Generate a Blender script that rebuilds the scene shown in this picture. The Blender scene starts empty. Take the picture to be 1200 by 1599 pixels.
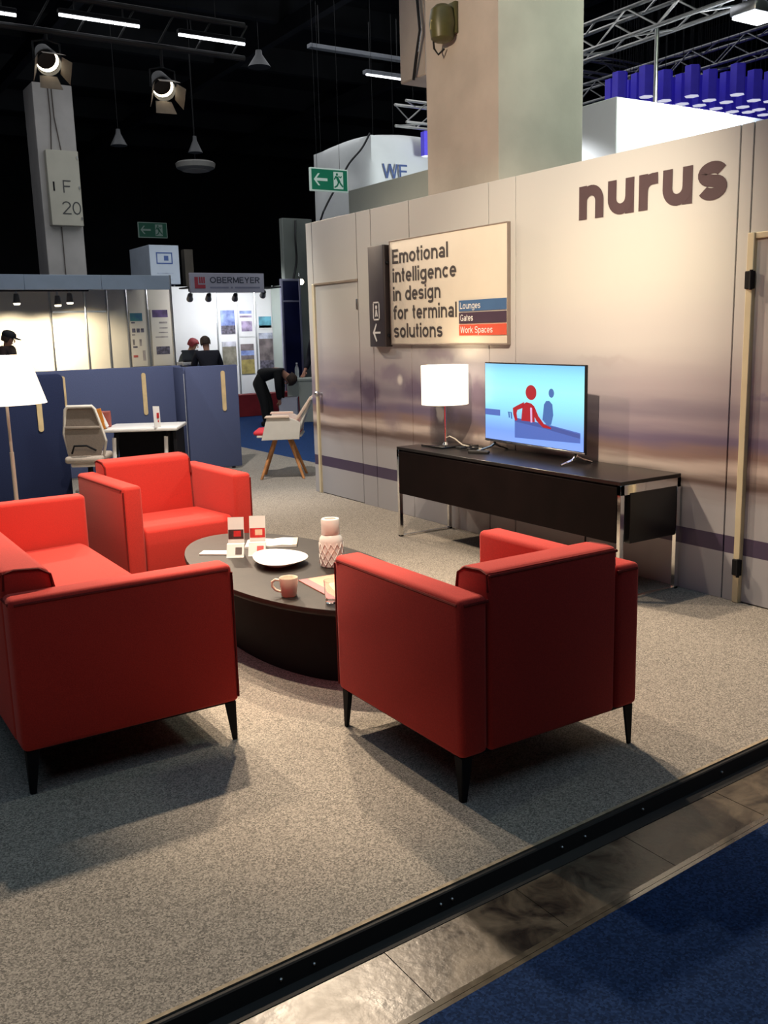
import bpy, bmesh, math, random
from mathutils import Vector, Matrix
random.seed(7)
SC = bpy.context.scene
COL = SC.collection
PI = math.pi

# ------------------------------------------------------------------ camera
cam_d = bpy.data.cameras.new('camera')
cam = bpy.data.objects.new('camera', cam_d)
COL.objects.link(cam)
SC.camera = cam
cam_d.sensor_fit = 'VERTICAL'
cam_d.sensor_height = 36.0
cam_d.lens = 1474.03 / 1599 * 36.0
cam_d.clip_end = 200
_p, _r, _y = math.radians(10.9452), math.radians(1.5508), math.radians(32.4553)
_F = Vector((math.sin(_y) * math.cos(_p), math.cos(_y) * math.cos(_p), -math.sin(_p)))
_R = Vector((math.cos(_y), -math.sin(_y), 0))
_D = _F.cross(_R)
_R2 = math.cos(_r) * _R + math.sin(_r) * _D
_D2 = -math.sin(_r) * _R + math.cos(_r) * _D
M = Matrix((_R2, -_D2, -_F)).transposed().to_4x4()
M.translation = Vector((0, 0, 1.525))
cam.matrix_world = M

# ------------------------------------------------------------------ world, exposure, large lights
w = bpy.data.worlds.new('world')
SC.world = w
w.use_nodes = True
w.node_tree.nodes['Background'].inputs[0].default_value = (0.35, 0.45, 0.6, 1)
w.node_tree.nodes['Background'].inputs[1].default_value = 0.006
vs = SC.view_settings
vs.view_transform = 'Standard'
vs.look = 'None'
vs.gamma = 1
vs.use_curve_mapping = False
vs.exposure = 0.0


def light(name, kind, loc, target, energy, color, size=0.1, size_y=None, spot=60, blend=0.5, parent=None):
    d = bpy.data.lights.new(name, kind)
    d.energy = energy
    d.color = color
    if kind == 'AREA':
        d.shape = 'RECTANGLE'
        d.size = size
        d.size_y = size_y or size
    else:
        d.shadow_soft_size = size
    if kind == 'SPOT':
        d.spot_size = math.radians(spot)
        d.spot_blend = blend
    o = bpy.data.objects.new(name, d)
    COL.objects.link(o)
    v = Vector(target) - Vector(loc)
    o.rotation_euler = v.to_track_quat('-Z', 'Y').to_euler()
    o.location = loc
    if parent:
        o.parent = parent
        o.location = Vector(loc) - parent.location
    return o


WARM = (1.0, 0.79, 0.57)
COOL = (0.55, 0.78, 1.0)
# hall lighting: rows of battens high under the roof
light('hall_light', 'AREA', (0.5, 2, 7.3), (0.5, 2, 0), 150, COOL, 10, 8)
light('hall_light_back', 'AREA', (6, 15, 7.3), (6, 15, 0), 400, (.93, .95, 1), 12, 10)
# stand spotlights hanging above the seating group (above the frame), plus two added fills
light('spot_seating_a', 'SPOT', (1.4, 5.9, 4.0), (1.1, 3.2, 0.2), 430, WARM, 0.05, spot=118, blend=0.8)
light('spot_seating_b', 'SPOT', (3.15, 6.1, 4.1), (2.0, 2.4, 0.0), 820, WARM, 0.08, spot=80, blend=0.8)
light('spot_gap', 'SPOT', (2.0, 5.0, 4.0), (1.50, 3.0, 0), 900, WARM, 0.05, spot=24, blend=0.9)
light('spot_right', 'SPOT', (3.3, 4.6, 4.1), (3.35, 2.6, 0), 420, WARM, 0.05, spot=42, blend=0.9)
light('wall_fill', 'SPOT', (2.0, 8.5, 4.2), (4.31, 7.3, 1.5), 90, (.97, .98, 1), 0.08, spot=60, blend=0.9)  # added neutral fill to correct the wall tint, no fixture
light('spot_table', 'SPOT', (1.25, 3.0, 4.0), (2.0, 4.7, 0.4), 560, WARM, 0.05, spot=56, blend=0.8)
light('spot_wall_a', 'SPOT', (1.3, 2.7, 4.0), (4.31, 4.5, 1.78), 1150, (1, .83, .62), 0.05, spot=42, blend=1.0)
light('spot_wall_b', 'SPOT', (1.6, 3.4, 4.0), (2.6, 6.0, 0.5), 320, WARM, 0.05, spot=70, blend=0.8)
light('spot_pod', 'SPOT', (2.9, 7.7, 4.0), (2.9, 9.8, .7), 620, (1, .93, .85), .06, spot=100, blend=.7)
light('column_fill', 'SPOT', (1.0, 5.0, 4.0), (4.6, 6.0, 3.1), 330, WARM, .06, spot=50, blend=1.0)  # added warm fill standing in for bounced spotlight on the column

# ------------------------------------------------------------------ materials
MATS = {}


def rgb(r, g, b):
    f = lambda c: ((c / 255 + 0.055) / 1.055) ** 2.4 if c > 10 else c / 255 / 12.92
    return (f(r), f(g), f(b))


def mat(name, col, rough=0.6, metal=0.0, var=0.0, scale=20.0, bump=0.0, bscale=None, emit=None, estr=0.0, spec=0.5,
        col2=None, trans=0.0, coat=0.0, sheen=0.0, alpha=1.0):
    if name in MATS:
        return MATS[name]
    m = bpy.data.materials.new(name)
    m.use_nodes = True
    nt = m.node_tree
    b = nt.nodes['Principled BSDF']
    b.inputs['Base Color'].default_value = (*col, 1)
    b.inputs['Roughness'].default_value = rough
    b.inputs['Metallic'].default_value = metal
    b.inputs['Specular IOR Level'].default_value = spec
    b.inputs['Transmission Weight'].default_value = trans
    b.inputs['Coat Weight'].default_value = coat
    b.inputs['Sheen Weight'].default_value = sheen
    b.inputs['Alpha'].default_value = alpha
    if emit:
        b.inputs['Emission Color'].default_value = (*emit, 1)
        b.inputs['Emission Strength'].default_value = estr
    if var or bump:
        tc = nt.nodes.new('ShaderNodeTexCoord')
        n = nt.nodes.new('ShaderNodeTexNoise')
        n.inputs['Scale'].default_value = scale
        n.inputs['Detail'].default_value = 6
        nt.links.new(tc.outputs['Object'], n.inputs['Vector'])
        if var:
            cr = nt.nodes.new('ShaderNodeValToRGB')
            c2 = col2 or tuple(min(1, c * (1 + var)) for c in col)
            c1 = col if col2 else tuple(c * (1 - var) for c in col)
            cr.color_ramp.elements[0].position = 0.35
            cr.color_ramp.elements[1].position = 0.65
            cr.color_ramp.elements[0].color = (*c1, 1)
            cr.color_ramp.elements[1].color = (*c2, 1)
            nt.links.new(n.outputs['Fac'], cr.inputs['Fac'])
            nt.links.new(cr.outputs['Color'], b.inputs['Base Color'])
        if bump:
            n2 = n
            if bscale:
                n2 = nt.nodes.new('ShaderNodeTexNoise')
                n2.inputs['Scale'].default_value = bscale
                n2.inputs['Detail'].default_value = 4
                nt.links.new(tc.outputs['Object'], n2.inputs['Vector'])
            bp = nt.nodes.new('ShaderNodeBump')
            bp.inputs['Strength'].default_value = bump
            bp.inputs['Distance'].default_value = 0.01
            nt.links.new(n2.outputs['Fac'], bp.inputs['Height'])
            nt.links.new(bp.outputs['Normal'], b.inputs['Normal'])
    MATS[name] = m
    return m


red = mat('red_upholstery', (0.52, 0.036, 0.027), 0.85, var=0.10, scale=260, bump=0.12, bscale=500, spec=0.2, sheen=0.08)
redpipe = mat('dark_red_piping', (0.16, 0.012, 0.010), 0.8, var=0.1, scale=80, spec=0.2)
black = mat('black_lacquer', (0.010, 0.009, 0.009), 0.28, var=0.15, scale=9, spec=0.5)
blackm = mat('matt_black', (0.006, 0.006, 0.008), 0.7, var=0.15, scale=15, spec=.2)
tabletop = mat('dark_stained_top', (0.016, 0.012, 0.010), 0.48, spec=.3, var=0.25, scale=14, bump=0.04, bscale=120)
chrome = mat('polished_chrome', (0.78, 0.77, 0.75), 0.08, 1.0, var=0.03, scale=6)
alu = mat('aluminium', (0.55, 0.56, 0.57), 0.32, 1.0, var=0.05, scale=30)
white = mat('white_gloss', (0.82, 0.80, 0.76), 0.35, var=0.03, scale=8)
whitem = mat('white_matt', (0.72, 0.71, 0.69), 0.7, var=0.03, scale=5)
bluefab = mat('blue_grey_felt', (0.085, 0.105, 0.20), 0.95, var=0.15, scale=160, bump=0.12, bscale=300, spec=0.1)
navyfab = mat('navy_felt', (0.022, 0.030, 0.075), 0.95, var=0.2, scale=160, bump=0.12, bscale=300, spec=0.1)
birch = mat('pale_birch', (0.66, 0.50, 0.27), 0.5, var=0.10, scale=12)
oak = mat('orange_oak', (0.45, 0.20, 0.07), 0.5, var=0.2, scale=18)
concrete = mat('column_render', (0.52, 0.46, 0.40), 0.9, var=0.10, scale=2.2, bump=0.1, bscale=30)
concrete2 = mat('pillar_paint', (0.40, 0.38, 0.36), 0.85, var=0.10, scale=1.6, bump=0.05, bscale=20)
ink = mat('dark_plum_print', (0.060, 0.032, 0.038), 0.6, var=0.05, scale=10)
inkgrey = mat('dark_grey_print', (0.045, 0.036, 0.036), 0.6, var=0.05, scale=10)
cream = mat('cream_board', (0.70, 0.63, 0.52), 0.55, var=0.03, scale=3)
jamb = mat('pale_yellow_jamb', (0.62, 0.54, 0.36), 0.55, var=0.06, scale=6)
skin = mat('skin', (0.50, 0.24, 0.15), 0.6, var=0.05, scale=12)
darkhair = mat('brown_hair', (0.06, 0.035, 0.02), 0.7, var=0.3, scale=60)
suitm = mat('navy_suit', (0.009, 0.009, 0.018), 0.85, var=0.2, scale=50)
blackcl = mat('black_clothing', (0.004, 0.004, 0.004), 0.85, var=0.2, scale=50)
seam_m = mat('dark_joint', (0.03, 0.022, 0.022), 0.8, var=0.1, scale=10)
wire_m = mat('black_wire', (0.0025, 0.0025, 0.003), 0.8, var=0.1, scale=20)
cable_m = mat('cable_rubber', (0.012, 0.012, 0.013), 0.5, var=0.1, scale=20)
ceil_m = mat('roof_black', (0.006, 0.007, 0.010), 0.9, var=0.4, scale=0.6)
beam_m = mat('roof_beam_grey', (0.016, 0.017, 0.022), 0.8, var=0.3, scale=1.0)
boothw = mat('booth_panel_white', (0.70, 0.70, 0.69), 0.6, var=0.02, scale=3)
boothc = mat('booth_panel_cream', (0.66, 0.60, 0.50), 0.6, var=0.03, scale=3)
fascm = mat('fascia_grey_blue', (0.34, 0.41, 0.50), 0.5, var=0.05, scale=3)
lampglow = mat('lampshade_lit', (0.85, 0.80, 0.70), 0.8, var=0.02, scale=30, emit=(1.0, 0.90, 0.72), estr=1.15)
tubeglow = mat('lit_tube', (0.9, 0.9, 0.9), 0.4, var=0.01, scale=5, emit=(0.92, 0.95, 1.0), estr=4.0)
warmglow = mat('lit_reflector', (0.9, 0.8, 0.6), 0.4, var=0.01, scale=5, emit=(1.0, 0.88, 0.66), estr=5.0)


def nodes_of(m):
    nt = m.node_tree
    return nt, nt.nodes['Principled BSDF']


def math_n(nt, op, a, b=None, c=None, clamp=False):
    n = nt.nodes.new('ShaderNodeMath')
    n.operation = op
    n.use_clamp = clamp
    for i, v in enumerate((a, b, c)):
        if v is None:
            continue
        if isinstance(v, (int, float)):
            n.inputs[i].default_value = v
        else:
            nt.links.new(v, n.inputs[i])
    return n.outputs[0]


def carpet_mat(name, dark, mid, lightc, rough=0.95, sc=170):
    m = mat(name, mid, rough, spec=0.1)
    nt, b = nodes_of(m)
    tc = nt.nodes.new('ShaderNodeTexCoord')
    n = nt.nodes.new('ShaderNodeTexVoronoi')
    n.inputs['Scale'].default_value = sc
    n2 = nt.nodes.new('ShaderNodeTexNoise')
    n2.inputs['Scale'].default_value = 1.3
    n2.inputs['Detail'].default_value = 4
    nt.links.new(tc.outputs['Object'], n.inputs['Vector'])
    nt.links.new(tc.outputs['Object'], n2.inputs['Vector'])
    cr = nt.nodes.new('ShaderNodeValToRGB')
    e = cr.color_ramp.elements
    e[0].position, e[0].color = 0.02, (*dark, 1)
    e[1].position, e[1].color = 0.98, (*lightc, 1)
    k = e.new(0.5)
    k.color = (*mid, 1)
    s = math_n(nt, 'MULTIPLY_ADD', n2.outputs['Fac'], 0.16, -0.08)
    sep = nt.nodes.new('ShaderNodeSeparateColor')
    nt.links.new(n.outputs['Color'], sep.inputs[0])
    f = math_n(nt, 'ADD', sep.outputs[0], s)
    nt.links.new(f, cr.inputs['Fac'])
    nt.links.new(cr.outputs['Color'], b.inputs['Base Color'])
    bp = nt.nodes.new('ShaderNodeBump')
    bp.inputs['Strength'].default_value = 0.1
    bp.inputs['Distance'].default_value = 0.003
    nt.links.new(n.outputs['Distance'], bp.inputs['Height'])
    nt.links.new(bp.outputs['Normal'], b.inputs['Normal'])
    return m


carpet_grey = carpet_mat('speckled_grey_carpet', (0.13, 0.12, 0.107), (0.26, 0.237, 0.207), (0.41, 0.37, 0.32), sc=240)
carpet_blue = carpet_mat('royal_blue_carpet', (0.005, 0.014, 0.045), (0.008, 0.023, 0.075), (0.015, 0.038, 0.115))
carpet_far = carpet_mat('royal_blue_carpet_lit', (0.010, 0.028, 0.085), (0.016, 0.046, 0.145), (0.028, 0.072, 0.22))  # same blue carpet, stronger light far off put into a lighter colour


def tile_mat():
    m = mat('dark_stone_floor', (0.08, 0.06, 0.045), 0.3, spec=0.6)
    nt, b = nodes_of(m)
    tc = nt.nodes.new('ShaderNodeTexCoord')
    n = nt.nodes.new('ShaderNodeTexNoise')
    n.inputs['Scale'].default_value = 7
    n.inputs['Detail'].default_value = 9
    n.inputs['Roughness'].default_value = 0.65
    n.inputs['Distortion'].default_value = 0.8
    nt.links.new(tc.outputs['Object'], n.inputs['Vector'])
    cr = nt.nodes.new('ShaderNodeValToRGB')
    e = cr.color_ramp.elements
    e[0].position, e[0].color = 0.36, (0.014, 0.011, 0.009, 1)
    e[1].position, e[1].color = 0.66, (0.15, 0.115, 0.075, 1)
    nt.links.new(n.outputs['Fac'], cr.inputs['Fac'])
    nt.links.new(cr.outputs['Color'], b.inputs['Base Color'])
    r = math_n(nt, 'MULTIPLY_ADD', n.outputs['Fac'], 0.40, 0.14)
    nt.links.new(r, b.inputs['Roughness'])
    n2 = nt.nodes.new('ShaderNodeTexNoise')
    n2.inputs['Scale'].default_value = 40
    n2.inputs['Detail'].default_value = 5
    nt.links.new(tc.outputs['Object'], n2.inputs['Vector'])
    bp = nt.nodes.new('ShaderNodeBump')
    bp.inputs['Strength'].default_value = 0.25
    bp.inputs['Distance'].default_value = 0.004
    nt.links.new(n2.outputs['Fac'], bp.inputs['Height'])
    nt.links.new(bp.outputs['Normal'], b.inputs['Normal'])
    return m


def mural_mat():
    """printed wall: a motion-blurred terminal hall, warm grey above, lilac and brown bands below"""
    m = mat('printed_mural', (0.6, 0.55, 0.5), 0.42, spec=0.35)
    nt, b = nodes_of(m)
    L = nt.links
    g = nt.nodes.new('ShaderNodeNewGeometry')
    sx = nt.nodes.new('ShaderNodeSeparateXYZ')
    L.new(g.outputs['Position'], sx.inputs[0])
    y, z = sx.outputs['Y'], sx.outputs['Z']
    mp = nt.nodes.new('ShaderNodeMapping')
    mp.inputs['Scale'].default_value = (0, 0.55, 5.0)
    L.new(g.outputs['Position'], mp.inputs['Vector'])
    n = nt.nodes.new('ShaderNodeTexNoise')
    n.inputs['Scale'].default_value = 1.6
    n.inputs['Detail'].default_value = 5
    n.inputs['Roughness'].default_value = 0.5
    L.new(mp.outputs[0], n.inputs['Vector'])
    wob = math_n(nt, 'MULTIPLY_ADD', n.outputs['Fac'], 0.16, -0.08)
    zz = math_n(nt, 'ADD', z, wob)
    f = math_n(nt, 'MULTIPLY', zz, 0.4)
    cr = nt.nodes.new('ShaderNodeValToRGB')
    cr.color_ramp.interpolation = 'EASE'
    stops = [(0.0, (0.40, 0.40, 0.43)), (0.50, (0.42, 0.41, 0.43)), (0.59, (0.34, 0.30, 0.30)), (0.645, (0.15, 0.105, 0.095)),
             (0.725, (0.60, 0.50, 0.45)), (0.79, (0.28, 0.19, 0.17)), (0.87, (0.17, 0.135, 0.21)), (0.95, (0.31, 0.26, 0.30)),
             (1.02, (0.24, 0.205, 0.25)), (1.15, (0.38, 0.335, 0.36)), (1.45, (0.53, 0.505, 0.49)), (1.8, (0.56, 0.55, 0.51)),
             (2.5, (0.50, 0.50, 0.49))]
    e = cr.color_ramp.elements
    e[0].position, e[0].color = 0.0, (*stops[0][1], 1)
    e[1].position, e[1].color = 1.0, (*stops[-1][1], 1)
    for s, c in stops[1:-1]:
        k = e.new(s * 0.4)
        k.color = (*c, 1)
    L.new(f, cr.inputs['Fac'])
    col = cr.outputs['Color']
    # soft dark shapes of blurred people and trolleys, printed, and one painted lampshade shadow
    n3 = nt.nodes.new('ShaderNodeTexNoise')
    n3.inputs['Scale'].default_value = 7
    n3.inputs['Detail'].default_value = 3
    L.new(g.outputs['Position'], n3.inputs['Vector'])
    wy = math_n(nt, 'MULTIPLY_ADD', n3.outputs['Fac'], 0.30, -0.15)
    for (by, bz, ry, rz, c, s) in [(6.95, 1.00, .17, .13, (.10, .07, .12), .9), (7.15, 1.10, .12, .10, (.12, .09, .14), .5),
                                   (6.30, 1.06, .22, .11, (.14, .10, .17), .75), (6.62, 1.16, .26, .08, (.22, .17, .24), .6),
                                   (5.42, 1.02, .15, .14, (.15, .10, .15), .75), (5.95, 1.34, .25, .07, (.22, .17, .22), .6),
                                   (6.6, 0.80, .16, .12, (.24, .18, .22), .6), (7.6, 0.92, .20, .08, (.22, .17, .24), .6),
                                   (7.55, 1.02, .3, .03, (.30, .24, .26), .5), (3.0, 1.12, .18, .02, (.2, .17, .26), .7),
                                   (2.9, 0.98, .22, .10, (.28, .24, .30), .6), (4.75, 1.10, .30, .04, (.35, .28, .33), .5),
                                   (4.2, 1.30, .25, .03, (.40, .35, .36), .5), (5.90, .82, .16, .30, (.10, .085, .10), .75), (5.935, .88, .05, .075, (.45, .42, .40), .9), (5.6, .78, .22, .12, (.16, .12, .12), .7),  # last entry here: shadow cast by the lampshade, painted into the print
                                   (6.479, 1.117, .045, .045, (.75, .70, .66), .9)]:
        small = ry < .05
        a = math_n(nt, 'SUBTRACT', y, by)
        c_ = math_n(nt, 'SUBTRACT', z, bz)
        if not small:
            a = math_n(nt, 'ADD', a, wy)
            c_ = math_n(nt, 'ADD', c_, math_n(nt, 'MULTIPLY', wy, 0.5))
        a = math_n(nt, 'DIVIDE', a, ry)
        c_ = math_n(nt, 'DIVIDE', c_, rz)
        d = math_n(nt, 'SQRT', math_n(nt, 'ADD', math_n(nt, 'MULTIPLY', a, a), math_n(nt, 'MULTIPLY', c_, c_)))
        mr = nt.nodes.new('ShaderNodeMapRange')
        mr.interpolation_type = 'SMOOTHSTEP'
        mr.inputs['From Min'].default_value = 0.35
        mr.inputs['From Max'].default_value = 1.25
        mr.inputs['To Min'].default_value = s
        mr.inputs['To Max'].default_value = 0
        L.new(d, mr.inputs['Value'])
        mx = nt.nodes.new('ShaderNodeMix')
        mx.data_type = 'RGBA'
        L.new(mr.outputs[0], mx.inputs['Factor'])
        L.new(col, mx.inputs['A'])
        mx.inputs['B'].default_value = (*c, 1)
        col = mx.outputs['Result']
    # printed plum stripe near the floor
    st = math_n(nt, 'MULTIPLY', math_n(nt, 'GREATER_THAN', z, 0.266), math_n(nt, 'LESS_THAN', z, 0.362))
    mx = nt.nodes.new('ShaderNodeMix')
    mx.data_type = 'RGBA'
    L.new(st, mx.inputs['Factor'])
    L.new(col, mx.inputs['A'])
    mx.inputs['B'].default_value = (0.075, 0.055, 0.105, 1)
    L.new(mx.outputs['Result'], b.inputs['Base Color'])
    return m


mural = mural_mat()
tilem = tile_mat()

# ------------------------------------------------------------------ mesh helpers


class B:
    def __init__(self):
        self.bm = bmesh.new()

    def add(self, other, mtx=None):
        if mtx is not None:
            bmesh.ops.transform(other, matrix=mtx, verts=other.verts)
        me = bpy.data.meshes.new('tmp')
        other.to_mesh(me)
        self.bm.from_mesh(me)
        bpy.data.meshes.remove(me)
        other.free()
        return self

    def box(self, lo, hi, bev=0.0, seg=2, mtx=None):
        t = bmesh.new()
        bmesh.ops.create_cube(t, size=1)
        lo, hi = Vector(lo), Vector(hi)
        s = hi - lo
        bmesh.ops.transform(t, matrix=Matrix.Translation((lo + hi) / 2) @ Matrix.Diagonal((s.x, s.y, s.z, 1)), verts=t.verts)
        if bev:
            bmesh.ops.bevel(t, geom=list(t.edges), offset=min(bev, min(s) * .49), segments=seg, affect='EDGES', profile=0.5)
        return self.add(t, mtx)

    def prism(self, pts, lo, hi, axis='y', bev=0.0, seg=2, mtx=None):
        """pts 2d polygon extruded from lo to hi along axis. axis x: pts=(y,z); y: (x,z); z: (x,y)"""
        t = bmesh.new()
        mk = {'x': lambda p, a: (a, p[0], p[1]), 'y': lambda p, a: (p[0], a, p[1]), 'z': lambda p, a: (p[0], p[1], a)}[axis]
        v0 = [t.verts.new(mk(p, lo)) for p in pts]
        v1 = [t.verts.new(mk(p, hi)) for p in pts]
        n = len(pts)
        t.faces.new(v0)
        t.faces.new(v1[::-1])
        for i in range(n):
            t.faces.new((v0[i], v1[i], v1[(i + 1) % n], v0[(i + 1) % n]))
        bmesh.ops.recalc_face_normals(t, faces=t.faces)
        if bev:
            bmesh.ops.bevel(t, geom=list(t.edges), offset=bev, segments=seg, affect='EDGES', profile=0.5)
        return self.add(t, mtx)

    def cyl(self, p0, p1, r0, r1=None, n=16, caps=True):
        r1 = r0 if r1 is None else r1
        p0, p1 = Vector(p0), Vector(p1)
        d = p1 - p0
        t = bmesh.new()
        bmesh.ops.create_cone(t, cap_ends=caps, segments=n, radius1=max(r0, 1e-4), radius2=max(r1, 1e-4), depth=d.length)
        q = d.to_track_quat('Z', 'Y').to_matrix().to_4x4()
        return self.add(t, Matrix.Translation((p0 + p1) / 2) @ q)

    def tube(self, pts, r, n=8, closed=False):
        t = bmesh.new()
        P = [Vector(p) for p in pts]
        N = len(P)
        rings = []
        up = None
        for i, p in enumerate(P):
            if closed:
                d = P[(i + 1) % N] - P[i - 1]
            else:
                d = P[min(i + 1, N - 1)] - P[max(i - 1, 0)]
            d.normalize()
            if up is None:
                up = Vector((0, 0, 1)) if abs(d.z) < .9 else Vector((1, 0, 0))
            a = d.cross(up).normalized()
            bb = a.cross(d).normalized()
            up = bb
            rr = r[i] if isinstance(r, (list, tuple)) else r
            rings.append([t.verts.new(p + rr * (math.cos(2 * PI * k / n) * a + math.sin(2 * PI * k / n) * bb)) for k in range(n)])
        for i in range(N if closed else N - 1):
            A, C = rings[i], rings[(i + 1) % N]
            for k in range(n):
                t.faces.new((A[k], A[(k + 1) % n], C[(k + 1) % n], C[k]))
        if not closed:
            t.faces.new(rings[0][::-1])
            t.faces.new(rings[-1])
        bmesh.ops.recalc_face_normals(t, faces=t.faces)
        return self.add(t)

    def lathe(self, prof, n=32, c=(0, 0, 0), sx=1, sy=1, rfun=None, mtx=None):
        t = bmesh.new()
        rings = []
        for r, z in prof:
            ring = []
            for k in range(n):
                a = 2 * PI * k / n
                f = rfun(a) if rfun else 1
                ring.append(t.verts.new((c[0] + sx * r * f * math.cos(a), c[1] + sy * r * f * math.sin(a), c[2] + z)))
            rings.append(ring)
        for A, C in zip(rings, rings[1:]):
            for k in range(n):
                t.faces.new((A[k], A[(k + 1) % n], C[(k + 1) % n], C[k]))
        if prof[0][0] > 1e-4:
            t.faces.new(rings[0][::-1])
        if prof[-1][0] > 1e-4:
            t.faces.new(rings[-1])
        bmesh.ops.remove_doubles(t, verts=t.verts, dist=1e-6)
        bmesh.ops.recalc_face_normals(t, faces=t.faces)
        return self.add(t, mtx)

    def ball(self, c, r, sub=2, mtx=None):
        t = bmesh.new()
        bmesh.ops.create_icosphere(t, subdivisions=sub, radius=1)
        rr = r if isinstance(r, (tuple, list)) else (r, r, r)
        bmesh.ops.transform(t, matrix=Matrix.Translation(c) @ Matrix.Diagonal((*rr, 1)), verts=t.verts)
        return self.add(t, mtx)

    def quad(self, pts):
        v = [self.bm.verts.new(p) for p in pts]
        self.bm.faces.new(v)
        return self

    def build(self, name, m, parent=None, loc=None, smooth=True, rot=None):
        me = bpy.data.meshes.new(name)
        self.bm.to_mesh(me)
        self.bm.free()
        if smooth:
            for p in me.polygons:
                p.use_smooth = True
            me.set_sharp_from_angle(angle=math.radians(40))
        me.materials.append(m)
        o = bpy.data.objects.new(name, me)
        COL.objects.link(o)
        if loc is not None:
            o.location = loc
        if rot is not None:
            o.rotation_euler = rot
        if parent is not None:
            o.parent = parent
        return o


def tag(o, label=None, cat=None, group=None, kind=None):
    if label:
        o['label'] = label
    if cat:
        o['category'] = cat
    if group:
        o['group'] = group
    if kind:
        o['kind'] = kind
    return o


def thing(name, label, cat, loc=(0, 0, 0), rz=0.0, group=None, kind=None):
    o = bpy.data.objects.new(name, None)
    o.empty_display_size = 0.1
    COL.objects.link(o)
    o.location = loc
    o.rotation_euler = (0, 0, rz)
    return tag(o, label, cat, group, kind)


def copy_tree(o, parent=None):
    c = o.copy()
    COL.objects.link(c)
    if parent is not None:
        c.parent = parent
    for ch in list(o.children):
        if ch.type != 'LIGHT':
            copy_tree(ch, c)
    return c


FACE_NX = ((0, -1, 0), (0, 0, 1), (-1, 0, 0))   # text readable from -X
FACE_NY = ((1, 0, 0), (0, 0, 1), (0, -1, 0))    # text readable from -Y


def arc(cx, cy, rx, ry, a0, a1, n=14):
    return [(cx + rx * math.cos(math.radians(a0 + (a1 - a0) * k / n)), cy + ry * math.sin(math.radians(a0 + (a1 - a0) * k / n))) for k in range(n + 1)]


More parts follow.
